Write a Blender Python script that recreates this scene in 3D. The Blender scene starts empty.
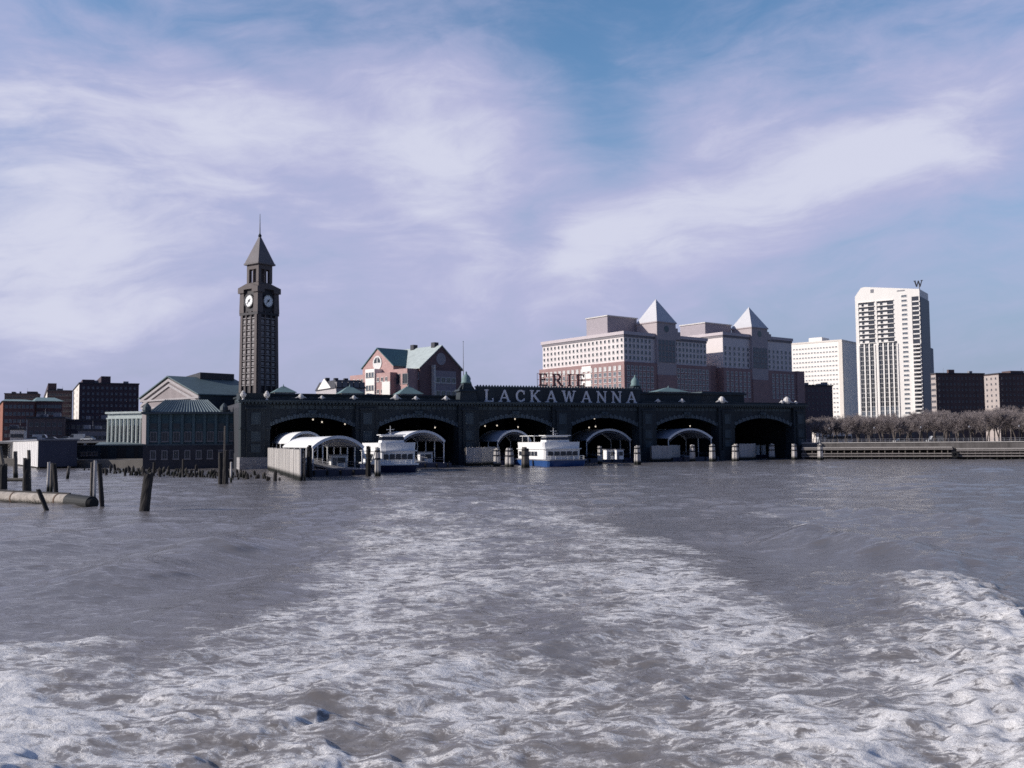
import bpy, math, random
import numpy as np
from mathutils import Vector, Matrix

rnd = random.Random(7)
PI = math.pi
R = math.radians
S = bpy.context.scene
C = S.collection

# ------------------------------------------------------------------ camera
FPX, CX, CY = 950.0, 512.0, 384.0
CAMH, PITCH, ROLL = 6.5, math.atan(57 / 950.0), R(0.5)
_F = Vector((0, math.cos(PITCH), math.sin(PITCH)))
_R0 = Vector((1, 0, 0)); _U0 = Vector((0, -math.sin(PITCH), math.cos(PITCH)))
_U = _U0 * math.cos(ROLL) + _R0 * math.sin(ROLL)
_R = _R0 * math.cos(ROLL) - _U0 * math.sin(ROLL)
CAM = Vector((0, 0, CAMH))
cd = bpy.data.cameras.new('camera'); cam = bpy.data.objects.new('camera', cd); C.objects.link(cam)
cd.sensor_width = 36; cd.lens = FPX / 1024 * 36; cd.clip_start = 0.3; cd.clip_end = 20000
M4 = Matrix((_R, _U, -_F)).transposed().to_4x4(); M4.translation = CAM
cam.matrix_world = M4
S.camera = cam

# ------------------------------------------------------------------ sun, sky, exposure
SUN_AZ, SUN_EL = 190.0, 24.0        # direction to the sun (degrees from +X, anticlockwise) and its elevation
sd = Vector((math.cos(R(SUN_AZ)) * math.cos(R(SUN_EL)), math.sin(R(SUN_AZ)) * math.cos(R(SUN_EL)), math.sin(R(SUN_EL))))
sl = bpy.data.lights.new('sun', 'SUN'); sl.energy = 4.8; sl.angle = R(0.5); sl.color = (1.0, 0.94, 0.88)
so = bpy.data.objects.new('sun', sl); C.objects.link(so); so.rotation_euler = sd.to_track_quat('Z', 'Y').to_euler()
so.location = sd * 500
S.view_settings.view_transform = 'Standard'; S.view_settings.look = 'None'
S.view_settings.exposure = 0.0; S.view_settings.gamma = 1.0; S.view_settings.use_curve_mapping = False
S.cycles.filter_width = 1.6; S.cycles.use_denoising = False
S.cycles.max_bounces = 6

class NT:
    """small expression helper over a node tree"""
    def __init__(s, tree): s.t = tree; s.n = tree.nodes; s.l = tree.links
    def node(s, typ, **kw):
        n = s.n.new(typ)
        for k, v in kw.items(): setattr(n, k, v)
        return n
    def put(s, sock, v):
        if isinstance(v, bpy.types.NodeSocket): s.l.new(v, sock)
        else: sock.default_value = v
    def m(s, op, a, b=None, c=None, clamp=False):
        n = s.node('ShaderNodeMath', operation=op, use_clamp=clamp)
        s.put(n.inputs[0], a)
        if b is not None: s.put(n.inputs[1], b)
        if c is not None: s.put(n.inputs[2], c)
        return n.outputs[0]
    def add(s, a, b): return s.m('ADD', a, b)
    def mul(s, a, b): return s.m('MULTIPLY', a, b)
    def sub(s, a, b): return s.m('SUBTRACT', a, b)
    def smooth(s, v, lo, hi, tlo=0.0, thi=1.0):
        n = s.node('ShaderNodeMapRange', interpolation_type='SMOOTHSTEP')
        for i, x in enumerate((v, lo, hi, tlo, thi)): s.put(n.inputs[i], x)
        return n.outputs[0]
    def lin(s, v, lo, hi, tlo=0.0, thi=1.0):
        n = s.node('ShaderNodeMapRange')
        for i, x in enumerate((v, lo, hi, tlo, thi)): s.put(n.inputs[i], x)
        return n.outputs[0]
    def mix(s, f, a, b, mode='MIX'):
        n = s.node('ShaderNodeMix', data_type='RGBA', blend_type=mode)
        s.put(n.inputs[0], f)
        for i, x in ((6, a), (7, b)):
            s.put(n.inputs[i], x if isinstance(x, bpy.types.NodeSocket) else (*x, 1))
        return n.outputs[2]
    def xyz(s, x, y, z):
        n = s.node('ShaderNodeCombineXYZ')
        for i, v in enumerate((x, y, z)): s.put(n.inputs[i], v)
        return n.outputs[0]
    def noise(s, vec, scale, detail=4.0, rough=0.5, dist=0.0, out=0):
        n = s.node('ShaderNodeTexNoise')
        if vec is not None: s.l.new(vec, n.inputs['Vector'])
        n.inputs['Scale'].default_value = scale; n.inputs['Detail'].default_value = detail
        n.inputs['Roughness'].default_value = rough; n.inputs['Distortion'].default_value = dist
        return n.outputs[out]

w = bpy.data.worlds.new("World"); S.world = w; w.use_nodes = True
wt = w.node_tree; wt.nodes.clear(); g = NT(wt)
sky = g.node('ShaderNodeTexSky', sky_type='NISHITA', sun_disc=False, sun_elevation=R(SUN_EL), sun_rotation=R(90 - SUN_AZ))
sky.dust_density = 1.0; sky.air_density = 1.0; sky.ozone_density = 2.0
tc = g.node('ShaderNodeTexCoord'); sx = g.node('ShaderNodeSeparateXYZ'); wt.links.new(tc.outputs['Generated'], sx.inputs[0])
az = g.m('ARCTAN2', sx.outputs[0], sx.outputs[1]); el = g.m('ARCSINE', sx.outputs[2])
def gs(px, py, sx_, sy_, wgt, tilt=0.0):
    """a soft cloud bank centred at a bearing / elevation (given as where they lie in the photograph, 950 px per radian)"""
    a0, e0 = math.atan((px - 512) / 950), math.atan((441 - py) / 950); sx_ /= 950; sy_ /= 950
    c, s_ = math.cos(R(tilt)), math.sin(R(tilt))
    da, de = g.sub(az, a0), g.sub(el, e0)
    p = g.m('DIVIDE', g.add(g.mul(da, c), g.mul(de, s_)), sx_)
    q = g.m('DIVIDE', g.sub(g.mul(de, c), g.mul(da, s_)), sy_)
    return g.mul(g.m('EXPONENT', g.mul(g.add(g.mul(p, p), g.mul(q, q)), -1.0)), wgt)
va = g.xyz(az, g.mul(el, 1.9), 0.0)
wn = g.noise(va, 3.0, 3, 0.5, 0, 1)
vw = g.node('ShaderNodeVectorMath', operation='MULTIPLY_ADD'); wt.links.new(wn, vw.inputs[0]); vw.inputs[1].default_value = (0.22, 0.22, 0.22); wt.links.new(va, vw.inputs[2])
rot = g.node('ShaderNodeVectorRotate', rotation_type='Z_AXIS'); rot.inputs['Angle'].default_value = R(-14); wt.links.new(vw.outputs[0], rot.inputs['Vector'])
st = g.node('ShaderNodeMapping'); st.inputs['Scale'].default_value = (1.0, 2.0, 1); wt.links.new(rot.outputs[0], st.inputs[0])
n_big = g.noise(st.outputs[0], 3.2, 7, 0.55, 0.3)
n_fine = g.noise(st.outputs[0], 8.0, 8, 0.60, 0.25)
n_wisp = g.noise(vw.outputs[0], 16.0, 8, 0.62, 0.2)
n_soft = g.noise(vw.outputs[0], 2.0, 3, 0.5)
dens = g.add(0.45, g.mul(g.smooth(g.m('ABSOLUTE', az), 1.0, 1.9), -0.52))     # the sky astern, which the picture does not show, is clearer
for args in [
        (300, 130, 270, 80, 0.62, -10), (60, 230, 210, 130, 0.60, 0), (430, 180, 130, 90, 0.45, -30), (470, 100, 90, 70, 0.34, -20),
        (230, 62, 200, 16, -0.30, -16), (60, 20, 120, 20, -0.2, -10), (300, 310, 460, 60, 0.32, 0), (480, 300, 90, 40, 0.15, 0),
        (800, 205, 270, 55, 0.78, 13), (900, 140, 190, 60, 0.34, 14), (600, 240, 80, 26, 0.40, 18), (720, 110, 120, 60, 0.26, 20), (880, 26, 240, 32, -0.10, 6), (1010, 90, 90, 40, 0.2, 10),
        (602, 110, 42, 90, -0.34, 14), (532, 225, 36, 46, -0.42, -35), (260, 8, 260, 22, -0.18, -5), (620, 8, 260, 32, -0.20, 4),
        (920, 330, 260, 50, -0.10, 4), (640, 168, 60, 30, -0.22, 12)]:
    dens = g.add(dens, gs(*args))
dens = g.add(dens, g.mul(g.sub(n_big, 0.5), 1.15)); dens = g.add(dens, g.mul(g.sub(n_fine, 0.5), 0.95)); dens = g.add(dens, g.mul(g.sub(n_wisp, 0.5), 0.62)); dens = g.add(dens, g.mul(g.sub(n_soft, 0.5), 0.7))
cm = g.smooth(dens, 0.0, 1.28)
glow = g.add(gs(0, 240, 150, 130, 0.5), gs(860, 165, 90, 30, 0.35, 12)); glow = g.add(glow, gs(590, 232, 50, 22, 0.3, 15))
bright = g.smooth(g.add(g.add(dens, g.mul(g.sub(n_fine, 0.5), 0.5)), glow), 0.95, 1.85)
ccol = g.mix(bright, (7.3, 7.45, 10.9), (10.4, 10.6, 12.8))
veil = g.smooth(g.m('ABSOLUTE', az), 0.9, 1.9)         # thin bright cirrus veil ahead, none astern
blue = g.mix(1.0, sky.outputs[0], g.mix(veil, (1.6, 2.1, 2.4), (0.56, 0.70, 1.15)), 'MULTIPLY')
low = g.mul(g.smooth(el, -0.02, 0.44, 1.0, 0.0), g.smooth(g.m('ABSOLUTE', az), 1.0, 2.0, 1.0, 0.22))
lowc = g.mix(g.smooth(az, -0.3, 0.5), (5.6, 6.0, 8.6), (4.75, 5.7, 8.1))
col = g.mix(g.mul(low, 0.97), blue, lowc)
col = g.mix(g.mul(cm, 0.94), col, ccol)
bg = g.node('ShaderNodeBackground'); wt.links.new(col, bg.inputs[0]); bg.inputs[1].default_value = 0.065
wo = g.node('ShaderNodeOutputWorld'); wt.links.new(bg.outputs[0], wo.inputs[0])

# ------------------------------------------------------------------ where a pixel of the photograph points
def ray(px, py): return _F + _R * ((px - CX) / FPX) - _U * ((py - CY) / FPX)
def at(px, py, Y):
    d = ray(px, py); return CAM + d * (Y / d.y)
def gz(px, py, z=0.0):
    d = ray(px, py); return CAM + d * ((z - CAMH) / d.z)
def hz(px, py, Y): return at(px, py, Y).z
def proj(p):
    v = Vector(p) - CAM; z = v.dot(_F); return CX + FPX * v.dot(_R) / z, CY - FPX * v.dot(_U) / z
def ulen(o, d, px, z=10.0):
    """how far from point o along direction d a vertical line stands at column px"""
    a, b = 0.0, 1.0
    f = lambda t: proj((o[0] + d[0] * t, o[1] + d[1] * t, z))[0] - px
    fa, fb = f(a), f(b)
    for _ in range(25):
        if abs(fb - fa) < 1e-9: break
        a, b, fa = b, b - fb * (b - a) / (fb - fa), fb
        fb = f(b)
        if abs(fb) < 1e-4: break
    return b

# ------------------------------------------------------------------ materials
MATS = {}
def mat(name, col, rough=0.8, var=0.25, scale=0.6, spec=0.3, metal=0.0, streak=False, emit=None, tide=None, brick=None, seams=None):
    if name in MATS: return MATS[name]
    m = bpy.data.materials.new(name); m.use_nodes = True; t = m.node_tree; t.nodes.clear(); k = NT(t)
    b = k.node('ShaderNodeBsdfPrincipled'); o = k.node('ShaderNodeOutputMaterial'); t.links.new(b.outputs[0], o.inputs[0])
    tcn = k.node('ShaderNodeTexCoord'); vec = tcn.outputs['Object']
    if streak:
        mp = k.node('ShaderNodeMapping'); mp.inputs['Scale'].default_value = (1, 1, 0.12); t.links.new(vec, mp.inputs[0]); sv = mp.outputs[0]
    else: sv = vec
    n1 = k.noise(sv, scale, 6, 0.62, 0.4); n2 = k.noise(vec, scale * 6.5, 4, 0.6)
    f = k.add(k.mul(k.sub(n1, 0.5), 2.2 * var), k.mul(k.sub(n2, 0.5), 1.1 * var)); f = k.add(f, 1.0)
    base = k.mix(1.0, col, k.xyz(f, f, f), 'MULTIPLY')
    if brick:
        bw, bh, dk = brick
        s3 = k.node('ShaderNodeSeparateXYZ'); t.links.new(vec, s3.inputs[0])
        bt = k.node('ShaderNodeTexBrick'); t.links.new(k.xyz(k.add(s3.outputs[0], s3.outputs[1]), s3.outputs[2], 0.0), bt.inputs['Vector'])
        bt.inputs['Color1'].default_value = (1, 1, 1, 1); bt.inputs['Color2'].default_value = (0.86, 0.84, 0.84, 1); bt.inputs['Mortar'].default_value = (dk, dk, dk, 1)
        bt.inputs['Scale'].default_value = 1.0; bt.inputs['Brick Width'].default_value = bw; bt.inputs['Row Height'].default_value = bh; bt.inputs['Mortar Size'].default_value = bh * 0.06
        base = k.mix(1.0, base, bt.outputs[0], 'MULTIPLY')
    if tide is not None:   # weed and wet timber up to the tide line
        gp = k.node('ShaderNodeNewGeometry'); s3 = k.node('ShaderNodeSeparateXYZ'); t.links.new(gp.outputs['Position'], s3.inputs[0])
        wet = k.smooth(k.add(s3.outputs[2], k.mul(k.sub(n2, 0.5), 0.9)), tide[0], tide[1], 1.0, 0.0)
        base = k.mix(wet, base, (0.018, 0.019, 0.016))
    k.put(b.inputs['Base Color'], base)
    b.inputs['Roughness'].default_value = rough; b.inputs['Metallic'].default_value = metal
    b.inputs['Specular IOR Level'].default_value = spec
    if emit: b.inputs['Emission Color'].default_value = (*emit[0], 1); b.inputs['Emission Strength'].default_value = emit[1]
    bp = k.node('ShaderNodeBump'); bp.inputs['Strength'].default_value = 0.25; bp.inputs['Distance'].default_value = 0.05
    t.links.new(n2, bp.inputs['Height']); t.links.new(bp.outputs[0], b.inputs['Normal'])
    MATS[name] = m; return m

copper = mat('dark weathered copper', (0.028, 0.036, 0.042), 0.6, 0.8, 0.35, 0.3, streak=True)
copper_mid = mat('copper trim', (0.065, 0.085, 0.095), 0.6, 0.5, 0.5, 0.3, streak=True)
patina = mat('green copper roof', (0.15, 0.225, 0.225), 0.65, 0.3, 0.5)
patina_pale = mat('pale verdigris', (0.42, 0.47, 0.455), 0.65, 0.3, 0.7)
teal = mat('teal painted metal wall', (0.045, 0.085, 0.10), 0.6, 0.45, 0.4, streak=True)
voussoir = mat('grey green arch blocks', (0.10, 0.125, 0.14), 0.7, 0.4, 0.8)
dark = mat('dark interior', (0.035, 0.037, 0.045), 0.9, 0.3)
black = mat('black painted steel', (0.014, 0.014, 0.017), 0.5, 0.3)
stone = mat('grey stone', (0.30, 0.29, 0.29), 0.85, 0.3, 0.5, brick=(1.6, 0.7, 0.7))
stone_pale = mat('pale carved stone', (0.58, 0.55, 0.52), 0.8, 0.25, 0.8)
white = mat('white paint', (0.80, 0.79, 0.77), 0.45, 0.10, 0.5)
white_fab = mat('white canopy fabric', (0.78, 0.77, 0.75), 0.7, 0.12, 0.4)
white_wall = mat('white concrete wall', (0.83, 0.79, 0.74), 0.8, 0.08, 0.2, streak=True)
cream = mat('cream concrete', (0.70, 0.64, 0.58), 0.8, 0.1, 0.2, streak=True)
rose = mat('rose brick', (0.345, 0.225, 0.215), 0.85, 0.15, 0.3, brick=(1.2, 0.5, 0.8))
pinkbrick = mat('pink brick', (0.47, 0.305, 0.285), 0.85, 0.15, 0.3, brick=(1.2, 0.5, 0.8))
brownbrick = mat('brown brick', (0.115, 0.08, 0.078), 0.9, 0.3, 0.3, streak=True)
redbrick = mat('red brick', (0.30, 0.125, 0.085), 0.9, 0.3, 0.3, brick=(1.2, 0.5, 0.75))
greybrick = mat('grey brown brick', (0.12, 0.095, 0.095), 0.9, 0.3, 0.3, streak=True)
darkroof = mat('dark slate roof', (0.05, 0.05, 0.06), 0.7, 0.3)
towerstone = mat('tower copper cladding', (0.105, 0.086, 0.084), 0.7, 0.3, 0.5, streak=True)
towerdark = mat('tower recess', (0.028, 0.025, 0.030), 0.6, 0.3, 0.5)
glass = mat('dark window glass', (0.030, 0.034, 0.045), 0.12, 0.2, 0.3, 0.6)
glass_blue = mat('blue grey window glass', (0.10, 0.12, 0.15), 0.12, 0.3, 0.3, 0.6)
frame_w = mat('white window frame', (0.62, 0.60, 0.58), 0.6, 0.1)
frame_d = mat('dull window frame', (0.20, 0.19, 0.20), 0.6, 0.15)
timber = mat('weathered timber', (0.13, 0.115, 0.10), 0.9, 0.5, 1.6, 0.2, streak=True, tide=(0.5, 1.5))
timber_pale = mat('bleached timber', (0.46, 0.43, 0.40), 0.9, 0.45, 1.4, 0.2, streak=True, tide=(0.5, 1.4))
timber_dark = mat('tarred timber', (0.030, 0.027, 0.026), 0.85, 0.5, 1.6, 0.25, streak=True)
pontoon_m = mat('stained concrete pontoon', (0.36, 0.32, 0.28), 0.9, 0.75, 1.1, 0.15, tide=(-0.1, 0.45))
rubber = mat('black rubber', (0.012, 0.012, 0.012), 0.7, 0.3)
blue_hull = mat('blue hull paint', (0.02, 0.065, 0.20), 0.35, 0.2, 0.5, 0.5)
navy = mat('navy hull paint', (0.014, 0.020, 0.055), 0.35, 0.2, 0.5, 0.5)
bark = mat('grey bark', (0.13, 0.11, 0.10), 0.95, 0.35, 3.0)
twig = mat('grey brown twigs', (0.24, 0.205, 0.20), 0.95, 0.35, 1.5)
soil = mat('winter ground', (0.12, 0.11, 0.10), 0.95, 0.4, 0.05)
concrete = mat('esplanade concrete', (0.36, 0.34, 0.32), 0.9, 0.3, 0.4, streak=True)
quay = mat('stained quay wall', (0.115, 0.105, 0.10), 0.9, 0.7, 0.5, streak=True)
lamp_glow = mat('lit lamp', (0.9, 0.85, 0.75), 0.5, 0.0, emit=((1.0, 0.86, 0.70), 0.9))
clockface = mat('white clock dial', (0.82, 0.82, 0.80), 0.4, 0.05)
letter_m = mat('white sign letters', (0.74, 0.72, 0.72), 0.6, 0.12)
letter_d = mat('rusty dark letters', (0.26, 0.11, 0.10), 0.7, 0.3)
grey_metal = mat('grey metal', (0.22, 0.22, 0.24), 0.5, 0.3)
car_white = mat('white car paint', (0.75, 0.75, 0.76), 0.3, 0.05)
car_grey = mat('silver car paint', (0.40, 0.41, 0.43), 0.3, 0.05)
car_dark = mat('dark blue car paint', (0.03, 0.04, 0.07), 0.3, 0.05)

# ------------------------------------------------------------------ mesh helpers
class MB:
    def __init__(s): s.v = []; s.f = []; s.mi = []
    def add(s, vs, fs, mi=0):
        b = len(s.v); s.v += [tuple(v) for v in vs]; s.f += [[i + b for i in f] for f in fs]; s.mi += [mi] * len(fs); return s
    def box(s, x0, x1, y0, y1, z0, z1, mi=0):
        return s.add([(x0,y0,z0),(x1,y0,z0),(x1,y1,z0),(x0,y1,z0),(x0,y0,z1),(x1,y0,z1),(x1,y1,z1),(x0,y1,z1)],
                     [(0,3,2,1),(4,5,6,7),(0,1,5,4),(1,2,6,5),(2,3,7,6),(3,0,4,7)], mi)
    def taper(s, c, w0, d0, z0, w1, d1, z1, mi=0):
        x, y = c; vs = []
        for (a, b, z) in ((w0, d0, z0), (w1, d1, z1)):
            vs += [(x-a/2,y-b/2,z),(x+a/2,y-b/2,z),(x+a/2,y+b/2,z),(x-a/2,y+b/2,z)]
        return s.add(vs, [(0,3,2,1),(4,5,6,7),(0,1,5,4),(1,2,6,5),(2,3,7,6),(3,0,4,7)], mi)
    def prism(s, pts, axis, a0, a1, mi=0):
        """polygon pts in the two other axes, pushed along axis from a0 to a1"""
        n = len(pts); vs = []
        for a in (a0, a1):
            for (p, q) in pts: vs.append({'x': (a, p, q), 'y': (p, a, q), 'z': (p, q, a)}[axis])
        fs = [list(range(n))[::-1], list(range(n, 2*n))] + [(i, (i+1) % n, n + (i+1) % n, n + i) for i in range(n)]
        return s.add(vs, fs, mi)
    def tube(s, p0, p1, r0, r1=None, n=8, mi=0, cap=True):
        r1 = r0 if r1 is None else r1; p0, p1 = Vector(p0), Vector(p1); d = (p1 - p0)
        if d.length < 1e-6: return s
        q = d.to_track_quat('Z', 'Y'); vs = []
        for p, r in ((p0, r0), (p1, r1)):
            for i in range(n):
                a = 2 * PI * i / n; vs.append(p + q @ Vector((r * math.cos(a), r * math.sin(a), 0)))
        fs = [(i, (i+1) % n, n + (i+1) % n, n + i) for i in range(n)]
        if cap: fs += [list(range(n))[::-1], list(range(n, 2*n))]
        return s.add(vs, fs, mi)
    def lathe(s, c, prof, n=12, mi=0):
        x, y, z = c; vs = []; m = len(prof)
        for r, h in prof:
            for i in range(n):
                a = 2 * PI * i / n; vs.append((x + r * math.cos(a), y + r * math.sin(a), z + h))
        fs = [(j*n+i, j*n+(i+1) % n, (j+1)*n+(i+1) % n, (j+1)*n+i) for j in range(m-1) for i in range(n)]
        fs += [list(range(n))[::-1], list(range((m-1)*n, m*n))]
        return s.add(vs, fs, mi)
    def mesh(s, name, mats, smooth=False):
        me = bpy.data.meshes.new(name); me.from_pydata(s.v, [], s.f)
        for m in (mats if isinstance(mats, (list, tuple)) else [mats]): me.materials.append(m)
        if any(s.mi): me.polygons.foreach_set('material_index', s.mi)
        if smooth: me.polygons.foreach_set('use_smooth', [True] * len(s.f))
        me.update(); return me
    def build(s, name, mats, parent=None, smooth=False):
        o = bpy.data.objects.new(name, s.mesh(name, mats, smooth)); C.objects.link(o); o.parent = parent; return o

def tag(o, label, cat, group=None):
    o['label'] = label; o['category'] = cat
    if group: o['group'] = group
    return o
def thing(name, label, cat, loc=(0,0,0), rotz=0.0, group=None):
    o = bpy.data.objects.new(name, None); C.objects.link(o); o.location = loc; o.rotation_euler = (0,0,rotz); o.empty_display_size = 0.5
    return tag(o, label, cat, group)
def struct(o): o['kind'] = 'structure'; return o
def dup(src, loc=None, rotz=None, scale=None, label=None, parent=None):
    c = src.copy(); C.objects.link(c)
    if parent is not None: c.parent = parent
    if loc is not None: c.location = loc
    if rotz is not None: c.rotation_euler = (0,0,rotz)
    if scale is not None: c.scale = scale if hasattr(scale, '__len__') else (scale,)*3
    if label: c['label'] = label
    for ch in [x for x in CHILD.get(src.name, []) ]:
        dup(ch, parent=c)
    return c
CHILD = {}
def index_children():
    CHILD.clear()
    for o in S.objects:
        if o.parent: CHILD.setdefault(o.parent.name, []).append(o)

# windows: the first hundred of a building are parts of their own, the rest one part
WMESH = {}
def window_mesh(w_, h_, fm, gm, fr):
    key = (round(w_, 2), round(h_, 2), fm.name, gm.name, fr)
    if key not in WMESH:
        b = MB(); a = w_/2; c = h_/2
        b.add([(-a+fr,-.03,-c+fr),(a-fr,-.03,-c+fr),(a-fr,-.03,c-fr),(-a+fr,-.03,c-fr)], [(0,1,2,3)], 1)
        b.box(-a,-a+fr,-.12,0,-c,c); b.box(a-fr,a,-.12,0,-c,c); b.box(-a+fr,a-fr,-.12,0,c-fr,c); b.box(-a-.1,a+.1,-.2,0,-c-.12,-c+fr)
        if w_ > 1.2: b.box(-.04,.04,-.1,-.035,-c+fr,c-fr)
        WMESH[key] = b.mesh('window', [fm, gm])
    return WMESH[key]
class Windows:
    def __init__(s, parent): s.p = parent; s.l = []
    def put(s, face, a, z, w_, h_, fm, gm, fr=0.12, off=0.0):
        """face 'R': wall y=off facing -y, a along x.  face 'L': wall x=off facing -x, a along y"""
        s.l.append((face, a, z, w_, h_, fm, gm, fr, off))
    def grid(s, face, a0, a1, na, z0, dz, nz, w_, h_, fm, gm, fr=0.12, off=0.0, skip=None):
        for j in range(nz):
            for i in range(na):
                a = a0 + (a1 - a0) * (i + 0.5) / na
                if skip and skip(a, z0 + j * dz): continue
                s.put(face, a, z0 + j * dz, w_, h_, fm, gm, fr, off)
    def finish(s, seen=None):
        order = sorted(s.l, key=lambda q: (-q[2] if seen is None else seen(q)))
        order.sort(key=lambda q: -q[3] * q[4])
        rest = MB()
        for i, (face, a, z, w_, h_, fm, gm, fr, off) in enumerate(order):
            me = window_mesh(w_, h_, fm, gm, fr)
            loc = (a, off - 0.002, z) if face == 'R' else (off - 0.002, a, z); rz = 0.0 if face == 'R' else -PI/2
            if i < 100:
                o = bpy.data.objects.new('window', me); C.objects.link(o); o.parent = s.p; o.location = loc; o.rotation_euler = (0,0,rz)
            else:
                for poly in me.polygons:
                    vs = []
                    for vi in poly.vertices:
                        q = me.vertices[vi].co
                        vs.append((loc[0]+q.x, loc[1]+q.y, loc[2]+q.z) if face == 'R' else (loc[0]+q.y, loc[1]-q.x, loc[2]+q.z))
                    rest.add(vs, [tuple(range(len(vs)))], poly.material_index)
        if rest.f:
            fm, gm = order[-1][5], order[-1][6]
            o = rest.build('windows', [fm, gm], s.p); o['kind'] = 'stuff'
GZ = 2.2      # level of the town's ground
EZ = 4.7      # level of the esplanade
def bldg(name, label, pxk, Y, th, pxl, pxr, pytop, cat='building', group=None, gzl=GZ):
    """a block whose near corner stands at column pxk, distance Y; the right-hand wall runs along local x, the left-hand wall along local y"""
    k = at(pxk, (pytop + 440) / 2, Y); zt = hz(pxk, pytop, Y)
    o = thing(name, label, cat, (k.x, k.y, gzl), R(th), group)
    LR = ulen(k, (math.cos(R(th)), math.sin(R(th))), pxr, (zt + 10) / 2) if pxr else None
    LL = ulen(k, (-math.sin(R(th)), math.cos(R(th))), pxl, (zt + 10) / 2) if pxl else None
    return o, LR, LL, zt - gzl

# ------------------------------------------------------------------ the river
_prm = np.random.RandomState(11).permutation(256).astype(np.int32); _prm = np.concatenate([_prm, _prm, _prm])
_ga = np.random.RandomState(5).uniform(0, 2*np.pi, 256); _gx, _gy = np.cos(_ga), np.sin(_ga)
def perlin(x, y):
    xi = np.floor(x).astype(np.int64); yi = np.floor(y).astype(np.int64); xf = x - xi; yf = y - yi
    xi &= 255; yi &= 255
    u = xf*xf*xf*(xf*(xf*6-15)+10); v = yf*yf*yf*(yf*(yf*6-15)+10)
    def gr(ix, iy, dx, dy):
        h = _prm[_prm[ix & 255] + (iy & 255)]; return _gx[h]*dx + _gy[h]*dy
    a = gr(xi, yi, xf, yf); b = gr(xi+1, yi, xf-1, yf); c = gr(xi, yi+1, xf, yf-1); d = gr(xi+1, yi+1, xf-1, yf-1)
    return ((a + u*(b-a)) + v*((c + u*(d-c)) - (a + u*(b-a)))) * 1.45
def seg_field(x, y, pts):
    """distance to a polyline, signed side (+ right of travel) and position 0..1 along it"""
    best = np.full(x.shape, 1e9); side = np.zeros_like(x); par = np.zeros_like(x); n = len(pts) - 1
    for i in range(n):
        ax, ay = pts[i]; bx, by = pts[i+1]; dx, dy = bx-ax, by-ay; L2 = dx*dx+dy*dy
        t = np.clip(((x-ax)*dx + (y-ay)*dy)/L2, 0, 1); ex, ey = x-ax-t*dx, y-ay-t*dy
        d = np.hypot(ex, ey); m = d < best
        best = np.where(m, d, best); side = np.where(m, np.sign(ex*dy - ey*dx), side); par = np.where(m, (i+t)/n, par)
    return best, side, par
def sstep(v, a, b):
    t = np.clip((v-a)/(b-a), 0, 1); return t*t*(3-2*t)

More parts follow.
